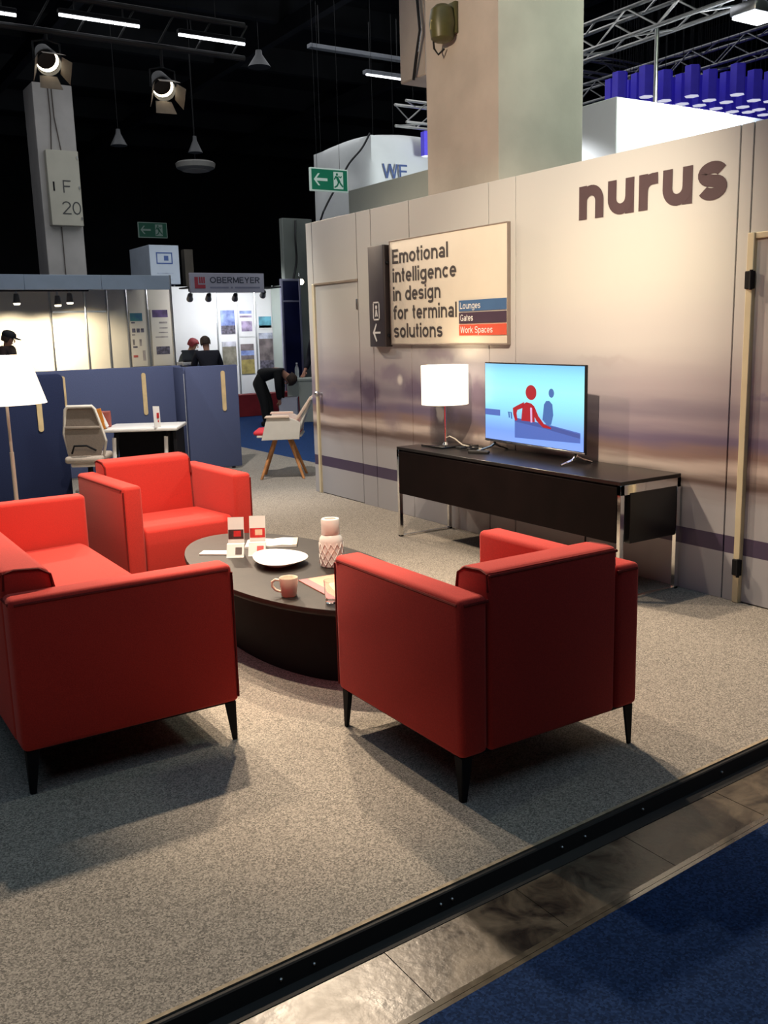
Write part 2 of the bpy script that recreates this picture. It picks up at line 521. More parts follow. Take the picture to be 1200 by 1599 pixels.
def glyph(ch, w):
    h, X, C = w / 2, .53, .73
    r4 = (X - w) / 4
    R4 = (C - w) / 4
    n_ = [[(h, 0), (h, X)], arc(.25, X - h - .17, .25 - h, .17, 180, 0) + [(.5 - h, 0)]]
    o_ = [arc(.26, X / 2, .26 - h, X / 2 - h, 0, 360, 28)]
    G = {
        'n': (n_, .5), 'u': ([[(.5 - h, X), (.5 - h, 0)], [(h, X)] + arc(.25, h + .17, .25 - h, .17, 180, 360)], .5),
        'r': ([[(h, 0), (h, X)], arc(.25, X - h - .17, .25 - h, .17, 180, 80, 8) + [(.34, X - h)]], .34),
        's': ([arc(.23, X - h - r4, .23 - h, r4, 20, 235) + arc(.23, h + r4, .23 - h, r4, 55, -160)], .46),
        'S': ([arc(.29, C - h - R4, .29 - h, R4, 20, 235) + arc(.29, h + R4, .29 - h, R4, 55, -160)], .58),
        'o': (o_, .52), 'O': ([arc(.36, C / 2, .36 - h, C / 2 - h, 0, 360, 32)], .72), '0': ([arc(.25, C / 2, .25 - h, C / 2 - h, 0, 360, 28)], .5),
        'e': ([[(h, X / 2), (.5 - h, X / 2)] + arc(.25, X / 2, .25 - h, X / 2 - h, 0, 318, 24)], .5),
        'c': ([arc(.25, X / 2, .25 - h, X / 2 - h, 40, 320, 22)], .47),
        'a': ([arc(.235, X - h - .12, .225 - h, .12, 160, 0, 10) + [(.46 - h, 0)], arc(.225, .16, .225 - h, .16 - h, 0, 360, 20)], .47),
        'd': (o_ + [[(.52 - h, 0), (.52 - h, C)]], .53), 'p': (o_ + [[(h, X), (h, -.2)]], .52), 'b': (o_ + [[(h, 0), (h, C)]], .52),
        'g': (o_ + [[(.52 - h, X)] + arc(.27, -.06, .25 - h, .15 - h, 0, -160, 12)], .53),
        'i': ([[(h, 0), (h, X)], [(h, C - w), (h, C)]], w), 'l': ([[(h, 0), (h, C)]], w),
        't': ([[(.11, C - .04), (.11, h + .09)] + arc(.11 + .08, h + .08, .08, .08, 180, 275, 6), [(0, X - h), (.25, X - h)]], .26),
        'f': ([[(.12, 0), (.12, C - h - .11)] + arc(.24, C - h - .11, .12, .11, 180, 90, 7) + [(.31, C - h)], [(0, X - h), (.29, X - h)]], .29),
        'm': ([[(h, 0), (h, X)], arc(.22, X - h - .14, .22 - h, .14, 180, 0) + [(.44 - h, 0)], arc(.44 - w + .22, X - h - .14, .22 - h, .14, 180, 0) + [(.88 - w - h, 0)]], .88 - w),
        'k': ([[(h, 0), (h, C)], [(.44, X), (h, .2)], [(.19, .30), (.47, 0)]], .47),
        'E': ([[(h, 0), (h, C)], [(0, C - h), (.5, C - h)], [(0, C * .52), (.46, C * .52)], [(0, h), (.51, h)]], .51),
        'F': ([[(h, 0), (h, C)], [(0, C - h), (.48, C - h)], [(0, C * .52), (.42, C * .52)]], .48),
        'L': ([[(h, 0), (h, C)], [(0, h), (.46, h)]], .46),
        'B': ([[(h, 0), (h, C)], [(h, C - h), (.33, C - h)] + arc(.33, C * .75 - h * .5, .2 - h, C * .25 - h * .5, 90, -90, 10) + [(h, C * .5)],
               [(h, C * .5), (.34, C * .5)] + arc(.34, C * .25 + h * .5, .22 - h, C * .25 - h * .5, 90, -90, 10) + [(h, h)]], .56),
        'R': ([[(h, 0), (h, C)], [(h, C - h), (.35, C - h)] + arc(.35, C * .73, .22 - h, C * .27 - h, 90, -90, 10) + [(h, C * .46)], [(.30, C * .46), (.56 - h, 0)]], .58),
        'M': ([[(h, 0), (h, C)], [(h, C), (.34, .08)], [(.34, .08), (.68 - h, C)], [(.68 - h, C), (.68 - h, 0)]], .68),
        'Y': ([[(h, C), (.30, .30)], [(.60 - h, C), (.30, .30)], [(.30, .33), (.30, 0)]], .60),
        'G': ([arc(.35, C / 2, .35 - h, C / 2 - h, 40, 335, 24) + [(.68 - h, C * .42)], [(.40, C * .42), (.68, C * .42)], [(.68 - h, 0), (.68 - h, C * .42)]], .70),
        'W': ([[(h, C), (.24, 0)], [(.24, 0), (.45, C)], [(.45, C), (.66, 0)], [(.66, 0), (.90 - h, C)]], .90),
        '2': ([arc(.25, C - h - .17, .25 - h, .17, 170, -30, 12) + [(h, h)], [(0, h), (.5, h)]], .5),
        ' ': ([], .24),
    }
    return G[ch]


def stroke_poly(pl, w):
    """polygon strips for a thick polyline (mitred)"""
    out = []
    P = []
    for p in pl:
        if not P or (Vector(p[:2]) - P[-1]).length > 1e-4:
            P.append(Vector(p[:2]))
    closed = (P[0] - P[-1]).length < 1e-4
    if closed:
        P = P[:-1]
    n = len(P)
    L, R_ = [], []
    for i in range(n):
        if closed:
            a, b = P[i - 1], P[(i + 1) % n]
        else:
            a, b = P[max(i - 1, 0)], P[min(i + 1, n - 1)]
        d0 = (P[i] - a).normalized() if (P[i] - a).length > 1e-6 else None
        d1 = (b - P[i]).normalized() if (b - P[i]).length > 1e-6 else None
        d = ((d0 or d1) + (d1 or d0)).normalized()
        nrm = Vector((-d.y, d.x))
        ref = d1 or d0
        k = max(.55, abs(nrm.dot(Vector((-ref.y, ref.x)))))
        L.append(P[i] + nrm * (w / 2 / k))
        R_.append(P[i] - nrm * (w / 2 / k))
    for i in range(n if closed else n - 1):
        j = (i + 1) % n
        out.append([tuple(L[i]), tuple(R_[i]), tuple(R_[j]), tuple(L[j])])
    return out


def text(s, m, parent, org, width=None, height=None, basis=FACE_NX, w=.10, extr=0.0015, name='lettering', gap=None, unit=None):
    """flat drawn lettering; org = lower left of its bounding box, in the parent's coordinates"""
    polys = []
    x = 0
    g = gap if gap is not None else .085
    for ch in s:
        strokes, adv = glyph(ch, w)
        for st in strokes:
            for k_, q in enumerate(stroke_poly(st, w)):
                polys.append([(px + x, py) for px, py in q] + [strokes.index(st) + k_ * .13])
        x += adv + g
    xs = [p[0] for q in polys for p in q[:4]]
    ys_ = [p[1] for q in polys for p in q[:4]]
    x0, x1, y0, y1 = min(xs), max(xs), min(ys_), max(ys_)
    fx = width / (x1 - x0) if width else None
    fy = height / (y1 - y0) if height else None
    fy = fy or fx
    if unit:
        fy, y0 = unit, 0
    fx = fx or fy
    Xv, Yv, Zv = (Vector(v) for v in basis)
    me = bpy.data.meshes.new(name)
    V, F = [], []
    for q in polys:
        k = len(V)
        for p in q[:4]:
            V.append(Xv * ((p[0] - x0) * fx) + Yv * ((p[1] - y0) * fy) + Zv * (extr * (1 + .15 * q[4])))
        F.append((k, k + 1, k + 2, k + 3))
    me.from_pydata(V, [], F)
    me.materials.append(m)
    o = bpy.data.objects.new(name, me)
    COL.objects.link(o)
    o.parent = parent
    o.location = org
    return o


def flat(polys, m, parent, org, basis=FACE_NX, th=0.002, name='print'):
    """flat printed shapes: list of 2d polygons in the plane of basis"""
    X, Y, Z = (Vector(v) for v in basis)
    b = B()
    for pl in polys:
        t = bmesh.new()
        lo = [t.verts.new(X * p[0] + Y * p[1]) for p in pl]
        hi = [t.verts.new(X * p[0] + Y * p[1] + Z * th) for p in pl]
        n = len(pl)
        t.faces.new(lo)
        t.faces.new(hi)
        for i in range(n):
            t.faces.new((lo[i], lo[(i + 1) % n], hi[(i + 1) % n], hi[i]))
        bmesh.ops.recalc_face_normals(t, faces=t.faces)
        b.add(t)
    return b.build(name, m, parent, org, smooth=False)


def smooth(P, n=6):
    P = [Vector(p) for p in P]
    Q = [P[0] * 2 - P[1]] + P + [P[-1] * 2 - P[-2]]
    out = []
    for i in range(1, len(Q) - 2):
        a, b, c, d = Q[i - 1:i + 3]
        for k in range(n):
            t = k / n
            out.append(.5 * ((2 * b) + (c - a) * t + (2 * a - 5 * b + 4 * c - d) * t * t + (3 * b - a - 3 * c + d) * t ** 3))
    out.append(P[-1])
    return out


def rect(x0, y0, x1, y1):
    return [(x0, y0), (x1, y0), (x1, y1), (x0, y1)]


def ell(cx, cy, rx, ry, n=20):
    return [(cx + rx * math.cos(2 * PI * k / n), cy + ry * math.sin(2 * PI * k / n)) for k in range(n)]


# ------------------------------------------------------------------ setting: floors
W = 4.31


def edge_y(x):
    return 1.899 + 0.0475 * (x - 0.514)


def blue_y(x):
    return 1.591 + 0.0675 * (x - 1.153)


fb = B()
fb.box((-14, -8, -0.20), (32, 36, -0.062))
tag(fb.build('floor', mat('hall_screed', (0.05, 0.045, 0.04), 0.5, var=0.2, scale=3), smooth=False), kind='structure')

# stone tiles of the aisle strip, each a piece of the floor
fl = bpy.data.objects['floor']
x = -3.0
while x < 9:
    x2 = x + 0.46
    g = 0.0012
    b = B()
    b.prism([(x + g, blue_y(x) - 0.03), (x2 - g, blue_y(x2) - 0.03), (x2 - g, edge_y(x2) - 0.01), (x + g, edge_y(x) - 0.01)],
            -0.061, -0.050 + random.uniform(-.0006, .0006), 'z')
    b.build('floor_tile', tilem, fl, smooth=False)
    x = x2

b = B()
b.prism([(-6, edge_y(-6)), (5.27, edge_y(5.27)), (5.27, 11.9), (-6, 11.9)], -0.055, 0.0, 'z')
car = b.build('booth_carpet', carpet_grey, smooth=False)
tag(car, 'speckled grey carpet of the raised stand under the red seating', 'carpet')
b = B()   # pale cut edge of the carpet
b.prism([(-6, edge_y(-6) - .012), (5.27, edge_y(5.27) - .012), (5.27, edge_y(5.27) - .0), (-6, edge_y(-6) - .0)], -0.02, 0.001, 'z')
b.build('cut_edge', mat('carpet_backing', (0.34, 0.27, 0.18), 0.8, var=0.2, scale=40), car, smooth=False)
t = thing('edge_profile', 'black edge profile with small bright screws along the grey carpet', 'edge trim')
b = B()
e0, e1 = -6, 5.27
pts = [(0, -.003), (-.012, -.003), (-.016, -.006), (-.030, -.046), (-.068, -.0485), (-.072, -.055), (0, -.055)]
bm_ = bmesh.new()
A = [bm_.verts.new((e0, edge_y(e0) - .012 + p[0], p[1])) for p in pts]
C = [bm_.verts.new((e1, edge_y(e1) - .012 + p[0], p[1])) for p in pts]
for i in range(len(pts)):
    bm_.faces.new((A[i], A[(i + 1) % len(pts)], C[(i + 1) % len(pts)], C[i]))
bm_.faces.new(A)
bm_.faces.new(C[::-1])
bmesh.ops.recalc_face_normals(bm_, faces=bm_.faces)
b.add(bm_)
b.build('profile', mat('black_edge_plastic', (0.004, 0.004, 0.005), 0.75, var=0.1, scale=10), t, smooth=False)
for sx in (0.86, 0.955, 1.36, 1.40, 1.83, 1.93, 2.20, 2.62, 3.05):
    b = B()
    b.ball((sx, edge_y(sx) - .012 - .0245, -.026), .005, 1)
    b.build('screw', alu, t)
b = B()
b.prism([(-6, -7.5), (9, -7.5), (9, blue_y(9)), (-6, blue_y(-6))], -0.061, -0.045, 'z')
bc = b.build('aisle_carpet', carpet_blue, smooth=False)
tag(bc, 'royal blue aisle carpet in front of the stand beside the stone strip', 'carpet')
t = thing('carpet_tape', 'clear glossy tape along the edge of the near blue carpet', 'tape')
tape = mat('clear_tape', (0.10, 0.085, 0.06), 0.16, var=0.2, scale=30, spec=0.8, coat=0.6)
for o0, o1 in ((0.0, 0.014), (0.017, 0.034)):
    b = B()
    b.prism([(-4, blue_y(-4) + o0), (9, blue_y(9) + o0), (9, blue_y(9) + o1), (-4, blue_y(-4) + o1)], -0.0505, -0.046 if o0 == 0 else -0.0475, 'z')
    b.build('tape_strip', tape, t, smooth=False)
b = B()
b.prism([(5.275, 2.4), (24, 2.4), (24, 30), (-6, 30), (-6, 11.91), (5.275, 11.91)], -0.061, -0.006, 'z')
b2 = b.build('far_carpet', carpet_far, smooth=False)
tag(b2, 'blue hall carpet beyond the end of the grey carpet', 'carpet')

# ------------------------------------------------------------------ setting: printed wall on the right
wr = thing('wall_right', None, None, kind='structure')
ys = [8.00, 6.87, 6.305, 5.325, 5.04, 3.285]


def panel(y0, y1, z0=0.0, z1=2.5):
    b = B()
    b.box((W, y0 + .004, z0), (W + .045, y1 - .004, z1), .002, 1)
    return b.build('wall_panel', mural, wr, smooth=False)


for a, c in zip(ys, ys[1:]):
    if a == 8.00:
        panel(7.885, 8.00)
        panel(7.10, 7.885, 1.945, 2.5)
        panel(6.87, 7.10)
    else:
        panel(c, a)
panel(3.205, 3.285)
panel(2.30, 3.205, 1.955, 2.5)
panel(-1.0, 2.30)
b = B()
b.box((W + .012, -1, 0), (W + .04, 7.99, 2.490))
b.build('joint_backing', seam_m, wr, smooth=False)
d = thing('door_1', None, None, kind='structure')
b = B()
b.box((W + .006, 7.115, .006), (W + .045, 7.868, 1.94), .002, 1)
b.build('door_leaf', mural, d, smooth=False)
b = B()
b.box((W - .012, 7.868, 0), (W + .03, 7.905, 1.95), .003, 1)
b.build('door_jamb', jamb, d)
b = B()
b.box((W - .004, 7.10, 1.937), (W + .02, 7.87, 1.957), .002, 1)
b.build('gap_shade_strip', mat('door_shadow_gap', (0.25, 0.20, 0.15), .6, var=.1, scale=8), d)  # strip coloured as the shade in the recess above the door
b = B()
b.cyl((W + .006, 7.82, .95), (W - .03, 7.82, .95), .012)
b.ball((W - .045, 7.82, .95), .028)
b.build('door_knob', alu, d)
b = B()
b.box((W - .004, 7.12, 1.70), (W + .008, 7.135, 1.79), .002, 1)
b.build('hinge', alu, d)
d = thing('door_2', None, None, kind='structure')
b = B()
b.box((W + .008, 2.30, .006), (W + .045, 3.165, 1.93), .002, 1)
b.build('door_leaf', mural, d, smooth=False)
b = B()
b.box((W - .018, 3.165, 0), (W + .03, 3.205, 1.96), .003, 1)
b.box((W - .008, 2.3, 1.93), (W + .03, 3.165, 1.96), .003, 1)
b.build('door_jamb', jamb, d)
for hz in (1.725, 0.20):
    b = B()
    b.box((W - .03, 3.158, hz - .045), (W - .0, 3.205, hz + .045), .004, 1)
    b.cyl((W - .032, 3.162, hz - .05), (W - .032, 3.162, hz + .05), .009)
    b.build('hinge', blackm, d)
text('nurus', ink, wr, (W - .0005, 4.44, 2.152), width=1.085, unit=.372, w=.165, gap=.085, extr=.002)

# ------------------------------------------------------------------ sign on the wall
sg = thing('wall_sign', 'cream airport style sign on the wall reading Emotional intelligence in design', 'sign', (W - .028, 0, 0))
b = B()
b.box((0, 5.092, 1.405), (.026, 6.545, 2.213), .004, 2)
b.build('board', cream, sg)
b = B()
zs = [1.402, 1.411]
b.box((-.004, 5.088, 1.398), (.026, 6.549, 1.410), .002, 1)
b.box((-.004, 5.088, 2.208), (.026, 6.549, 2.217), .002, 1)
b.box((-.004, 5.086, 1.398), (.026, 5.093, 2.217), .002, 1)
b.box((-.004, 6.543, 1.398), (.026, 6.550, 2.217), .002, 1)
b.build('rim', mat('sign_rim', (.25, .2, .17), .5, var=.05, scale=8), sg)
for s, wdt, zb in (('Emotional', .745, 2.035), ('intelligence', .845, 1.890), ('in design', .645, 1.746), ('for terminal', .845, 1.600), ('solutions', .665, 1.457)):
    text(s, inkgrey, sg, (-.001, 6.505, zb), width=wdt, unit=.152, w=.128)
for s, m_, zb, wt in (('Lounges', mat('sign_blue', (.05, .12, .26), .5, var=.04, scale=8), 1.638, .235),
                      ('Gates', mat('sign_plum', (.055, .03, .055), .5, var=.04, scale=8), 1.552, .15),
                      ('Work Spaces', mat('sign_red', (.62, .085, .045), .5, var=.04, scale=8), 1.466, .37)):
    b = B()
    b.box((-.006, 5.097, zb), (0, 5.632, zb + .078), .001, 1)
    b.build('strip', m_, sg, smooth=False)
    text(s, whitem, sg, (-.0065, 5.612, zb + .017), width=wt, unit=.064, w=.10)
ds = thing('arrow_sign', 'narrow dark grey sign with a white arrow left of the cream sign', 'sign', (W - .06, 0, 0))
b = B()
b.box((0, 6.60, 1.385), (.06, 6.83, 2.195), .006, 2)
b.build('board', mat('sign_charcoal', (.055, .048, .058), .45, var=.08, scale=6), ds)
b = B()
b.box((.0, 6.575, 1.385), (.06, 6.598, 2.19), .003, 1)
b.build('side_rail', mat('sign_brown_edge', (.035, .025, .025), .5, var=.08, scale=6), ds)
for z_ in (1.475, 2.05):
    b = B()
    b.cyl((.02, 6.576, z_), (.02, 6.548, z_), .012)
    b.build('bracket', blackm, ds)
flat([[(0, 0), (.05, .075), (.062, .065), (.03, .008), (.115, .008), (.115, -.008), (.03, -.008), (.062, -.065), (.05, -.075)]],
     whitem, ds, (-.001, 6.775, 1.50), name='arrow')
flat([rect(0, 0, .012, .15), rect(.088, 0, .1, .15), rect(0, .138, .1, .15), rect(0, 0, .1, .012), ell(.05, .105, .014, .016),
      [(.03, .03), (.042, .085), (.058, .085), (.07, .03), (.057, .03), (.05, .06), (.043, .03)]], whitem, ds, (-.001, 6.765, 1.60), name='icon')

# ------------------------------------------------------------------ concrete column behind the wall
b = B()
b.box((4.60, 5.565, .004), (5.43, 6.45, 8.3), .012, 2)
col = b.build('column', concrete)
tag(col, 'massive pale concrete column rising behind the printed wall', 'column', kind='structure')
b = B()
b.box((4.93, 6.93, 3.62), (5.3, 7.30, 8.3), .01, 1)
du = b.build('column_duct', concrete)
tag(du, 'beige boxed duct hanging beyond the concrete column', 'duct')
sr = thing('siren', 'olive alarm siren mounted high on the concrete column', 'siren', (4.60, 6.11, 3.76))
olive = mat('olive_plastic', (.10, .095, .03), .4, var=.2, scale=8)
b = B()
b.box((-.03, -.09, -.09), (0, .09, .13), .008, 2)
b.lathe([(.055, 0), (.085, .02), (.10, .12), (.085, .22), (.05, .25), (0, .252)], 24, c=(-.085, 0, -.14))
b.build('housing', olive, sr)
b = B()
b.tube([(-.10, .09, -.02), (-.15, .05, -.06), (-.17, .02, -.055), (-.175, .0, 0)], .012)
b.build('bracket', mat('pale_olive', (.35, .33, .16), .4, var=.1, scale=10), sr)
b = B()
b.tube([(-.12, .07, -.10), (-.10, .085, -.17), (-.07, .075, -.21), (-.03, .05, -.17)], .008)
b.build('cable', cable_m, sr)
b = B()
b.tube([(4.88, 6.96, 4.3), (4.87, 6.90, 3.95), (4.88, 6.98, 3.75), (4.90, 7.05, 3.6)], .014)
tag(b.build('hanging_cable', cable_m), 'black cable hanging beside the duct behind the column', 'cable')

# ------------------------------------------------------------------ red seating


def leg_mesh(sx, sy, h=.155):
    b = B()
    for ax in ('x', 'y'):
        p = [(0, h), (.044, h), (.020, 0), (.004, 0)]
        if ax == 'x':
            q = [(-sx * a, z) for a, z in p]
            b.prism(q, 0, -sy * .010, 'y', .0015, 1)
        else:
            q = [(-sy * a, z) for a, z in p]
            b.prism(q, 0, -sx * .010, 'x', .0015, 1)
    return b


def seat_unit(name, label, cat, L, D, loc, rz, cushions=1):
    t = thing(name, label, cat, loc, rz)
    aw, zb, za, zk = .115, .155, .69, .765
    hx, hy = L / 2, D / 2
    for s in (-1, 1):
        x0, x1 = sorted((s * hx, s * (hx - aw)))
        b = B()
        b.box((x0, -hy, zb), (x1, hy, za), .022, 3)
        a = b.build('arm', red, t)
        b = B()
        xo = s * (hx - .003)
        e = .018
        b.tube([(xo, -hy + e, za - .020), (xo, hy - e, za - .020)], .0055, 6)
        b.tube([(s * hx - s * e, hy - .003, za - .020), (s * (hx - aw), hy - .003, za - .020)], .0055, 6)
        b.tube([(s * (hx - .004), -hy + .004, zb + .02), (s * (hx - .004), -hy + .004, za - .03)], .0045, 6)
        b.build('piping', redpipe, a)
    bw = hx - aw - .004
    # back: slightly raked front face, rounded top
    b = B()
    b.prism([(hy - .215, zb), (hy, zb), (hy, zk - .01), (hy - .02, zk), (hy - .150, zk - .008), (hy - .172, zk - .03)], -bw, bw, 'x', .016, 3)
    bk = b.build('backrest', red, t)
    b = B()
    for s in (-1, 1):
        b.tube([(s * (bw - .004), hy - .012, za + .005), (s * (bw - .004), hy - .016, zk - .014), (s * (bw - .004), hy - .05, zk - .006),
                (s * (bw - .004), hy - .13, zk - .012), (s * (bw - .004), hy - .168, zk - .035), (s * (bw - .004), hy - .185, za - .05)], .0055, 6)
    b.tube([(-bw, hy - .004, zk - .017), (bw, hy - .004, zk - .017)], .005, 6)
    b.build('piping', redpipe, bk)
    # seat cushions
    cw = 2 * bw / cushions
    for k in range(cushions):
        b = B()
        x0 = -bw + k * cw + .002
        b.prism([(-hy + .012, zb + .004), (-hy + .004, .34), (-hy + .018, .415), (-hy + .06, .438), (hy - .25, .425), (hy - .21, .40), (hy - .21, zb + .004)],
                x0, x0 + cw - .004, 'x', .014, 3)
        b.build('seat_cushion', red, t)
    b = B()
    b.box((-hx + .02, -hy + .02, zb - .006), (hx - .02, hy - .02, zb + .006))
    b.build('underside', blackm, t)
    for sx in (-1, 1):
        for sy in (-1, 1):
            leg_mesh(sx, sy).build('leg', blackm, t, (sx * (hx - .012), sy * (hy - .012), 0))
    return t


seat_unit('armchair', 'red armchair seen from behind, back to the aisle', 'armchair', .81, .79, (2.111, 2.655, 0), PI)
seat_unit('armchair', 'red armchair facing the viewer behind the oval coffee table', 'armchair', .81, .79, (1.955, 5.62, 0), math.radians(3))
seat_unit('sofa', 'red two seat sofa at the picture edge with its side to the viewer', 'sofa', 2.06, .79, (.945, 4.19, 0), PI / 2, 2)

# ------------------------------------------------------------------ oval coffee table and what lies on it
TZ = .38
ct = thing('coffee_table', 'low oval coffee table with dark brown top on curved black base', 'table', (2.06, 4.12, 0))
b = B()
b.lathe([(.985, .350), (.997, .355), (1.0, .362), (1.0, .374), (.996, .38), (0, .38)], 96, sx=.431, sy=.931)
b.build('table_top', tabletop, ct)
for a0, a1 in ((98, 262), (-82, 82)):
    b = B()
    t_ = bmesh.new()
    n = 40
    rows = []
    for i in range(n + 1):
        a = math.radians(a0 + (a1 - a0) * i / n)
        rows.append([t_.verts.new((sx * math.cos(a), sy * math.sin(a), z)) for sx, sy, z in
                     ((.29, .72, 0), (.29, .72, .35), (.272, .70, .35), (.272, .70, 0))])
    for A, C in zip(rows, rows[1:]):
        for k in range(4):
            t_.faces.new((A[k], A[(k + 1) % 4], C[(k + 1) % 4], C[k]))
    t_.faces.new(rows[0])
    t_.faces.new(rows[-1][::-1])
    bmesh.ops.recalc_face_normals(t_, faces=t_.faces)
    b.add(t_)
    b.build('base_panel', blackm, ct)
b = B()
b.lathe([(0, .0), (.95, .0), (.95, .02), (0, .02)], 48, sx=.272, sy=.70)
b.build('base_plate', blackm, ct)

# plate
b = B()
b.lathe([(0, .010), (.085, .007), (.10, 0), (.105, .003), (.150, .018), (.185, .030), (.188, .034), (.183, .035), (.148, .026), (.10, .017), (0, .015)], 64,
        sx=.72, sy=.98, rfun=lambda a: 1 + .06 * math.cos(3 * a + .5))
pl = b.build('bowl', white, loc=(2.035, 4.20, TZ), rot=(0, 0, math.radians(-12)))
tag(pl, 'shallow white rounded bowl in the middle of the oval table', 'bowl')
# vase
v = thing('vase', 'tall white bottle vase with diamond relief on the oval table', 'vase', (2.222, 3.99, TZ))
b = B()
b.lathe([(0, 0), (.052, 0), (.057, .004), (.058, .02), (.0585, .125), (.056, .142), (.046, .156), (.043, .160)], 40)
b.build('body', white, v)
b = B()
for sgn in (-1, 1):
    for k in range(12):
        a0 = 2 * PI * k / 12
        pts = [(.0595 * math.cos(a0 + sgn * u * 1.05), .0595 * math.sin(a0 + sgn * u * 1.05), .012 + .108 * u) for u in [i / 8 for i in range(9)]]
        b.tube(pts, .0022, 5)
b.build('diamond_relief', white, v)
b = B()
b.lathe([(.043, .160), (.046, .164), (.046, .232), (.043, .238), (.030, .238), (.030, .17)], 32)
b.build('neck', white, v)
# mug
mg = thing('mug', 'small cream mug with handle near the table edge', 'mug', (1.80, 3.63, TZ), math.radians(148))
b = B()
b.lathe([(0, .004), (.030, 0), (.034, .004), (.042, .082), (.041, .085), (.038, .082), (.031, .010), (0, .008)], 32)
b.build('cup', mat('cream_china', (.72, .62, .50), .3, var=.03, scale=10), mg)
b = B()
b.tube([(.038, 0, .072), (.058, 0, .076), (.073, 0, .066), (.072, 0, .045), (.058, 0, .028), (.035, 0, .02)], .006, 8)
b.build('handle', MATS['cream_china'], mg)
# glass
gl = mat('clear_glass', (.95, .95, .95), .03, spec=.5, trans=1.0)
b = B()
b.lathe([(0, 0), (.030, 0), (.031, .003), (.035, .095), (.033, .095), (.029, .010), (0, .010)], 32)
g_ = b.build('drinking_glass', gl, loc=(1.895, 3.41, TZ + .0065))
tag(g_, 'clear drinking glass on the salmon brochure beside the near armchair', 'glass')
# brochure under glass
br = thing('brochure', 'salmon and orange printed brochure lying under the glass', 'brochure', (1.95, 3.83, TZ), math.radians(-4))
b = B()
b.box((0, -.40, 0), (.28, 0, .005), .001, 1)
b.build('pages', mat('salmon_paper', (.72, .30, .20), .5, var=.12, scale=5), br, smooth=False)
b = B()
b.box((.0, -.399, .005), (.045, -.001, .0058))
b.build('printed_band', mat('plum_print', (.33, .12, .13), .5, var=.1, scale=5), br, smooth=False)
b = B()
b.box((.09, -.26, .005), (.20, -.12, .0058))
b.build('pale_patch', mat('pale_print', (.80, .55, .40), .5, var=.1, scale=5), br, smooth=False)


def tent_card(loc, rz, label, m_pic, m_pic2):
    t = thing('tent_card', label, 'card', loc, rz)
    lean = Matrix.Rotation(math.radians(-12), 4, 'X')
    b = B()
    b.box((-.042, 0, 0), (.042, .002, .20), mtx=lean)
    b.build('back_sheet', whitem, t, smooth=False)
    b = B()
    b.box((-.040, -.0012, .085), (.040, 0, .135), mtx=lean)
    b.build('picture', m_pic, t, smooth=False)
    b = B()
    b.box((-.012, -.0018, .098), (.026, -.0012, .128), mtx=lean)
    b.build('picture_detail', m_pic2, t, smooth=False)
    b = B()
    b.prism([(0, 0), (-.055, 0), (-.050, .004), (-.012, .062), (.006, .064)], -.045, .045, 'x')
    b.build('front_flap', whitem, t, smooth=False)
    b = B()
    b.prism([(-.0435, .0145), (-.045, .0135), (-.0225, .0465), (-.021, .0475)], .0, .035, 'x')
    b.build('printed_mark', m_pic, t, smooth=False)
    return t


pr = mat('card_red', (.50, .02, .02), .5, var=.2, scale=40)
pk = mat('card_black', (.05, .02, .02), .5, var=.3, scale=40)
tent_card((1.935, 4.50, TZ), math.radians(-32), 'white tent card with a red and black picture, nearest the table end', pk, pr)
tent_card((2.04, 4.46, TZ), math.radians(-32), 'white tent card with a bright red picture beside the bowl', pr, mat('card_peach', (.75, .5, .35), .5, var=.1, scale=30))
bo = thing('booklet', 'open white booklet lying behind the bowl on the oval table', 'booklet', (2.20, 4.62, TZ), math.radians(-30))
b = B()
b.prism([(-.14, 0), (.14, 0), (.14, .010), (.06, .016), (0, .010), (-.07, .016), (-.14, .009)], -.09, .09, 'y')
b.build('pages', whitem, bo)
b = B()
b.box((.115, -.09, .011), (.14, .09, .013))
b.build('cover_edge', mat('peach_edge', (.72, .5, .36), .5, var=.05, scale=10), bo, smooth=False)
b = B()
b.box((-.075, -.04, 0), (.075, .04, .008), .001, 1)
lf = b.build('leaflet', whitem, loc=(1.86, 4.61, TZ), rot=(0, 0, math.radians(-40)), smooth=False)
tag(lf, 'small white leaflet stack lying behind the tent cards', 'leaflet')

# ------------------------------------------------------------------ sideboard, television, table lamp
sb = thing('sideboard', 'long black lacquered sideboard with chrome end frames at the wall', 'sideboard', (3.80, 3.57, 0))
b = B()
b.box((.0, .0, .655), (.485, 2.21, .676), .002, 1)
b.build('top', black, sb)
b = B()
b.box((.012, .045, .335), (.48, 2.165, .653))
b.build('carcass', blackm, sb)
b = B()
b.box((.0, .03, .33), (.016, 2.18, .643), .001, 1)
b.build('front_panel', mat('black_front', (.006, .003, .003), .6, var=.2, scale=5, spec=.08), sb)
for y0 in (0.0, 2.185):
    fr = B()
    fr.box((.0, y0, 0), (.030, y0 + .025, .655), .001, 1)
    fr.box((.455, y0, 0), (.485, y0 + .025, .655), .001, 1)
    fr.box((.0, y0, 0), (.485, y0 + .025, .012), .001, 1)
    fr.box((.0, y0, .60), (.485, y0 + .025, .655), .001, 1)
    fr.build('end_frame', chrome, sb)
    b = B()
    yy = (y0 - .004, y0 + .03) if y0 == 0 else (y0 - .01, y0 + .029)
    b.box((.072, yy[0], .325), (.445, yy[1], .608), .001, 1)
    b.build('end_panel', black, sb)
    b = B()
    b.box((.030, y0 + .03, .33), (.072, y0 + .042, .60))
    b.build('inner_strip', mat('brushed_strip', (.35, .34, .33), .3, 1.0, var=.05, scale=8), sb)
STZ = .676
tv = thing('television', 'flat television on two chrome feet showing a red figure on blue', 'television', (4.125, 4.665, STZ), math.radians(-4))
hw = .528
b = B()
b.box((0, -hw, .066), (.018, hw, .608), .004, 2)
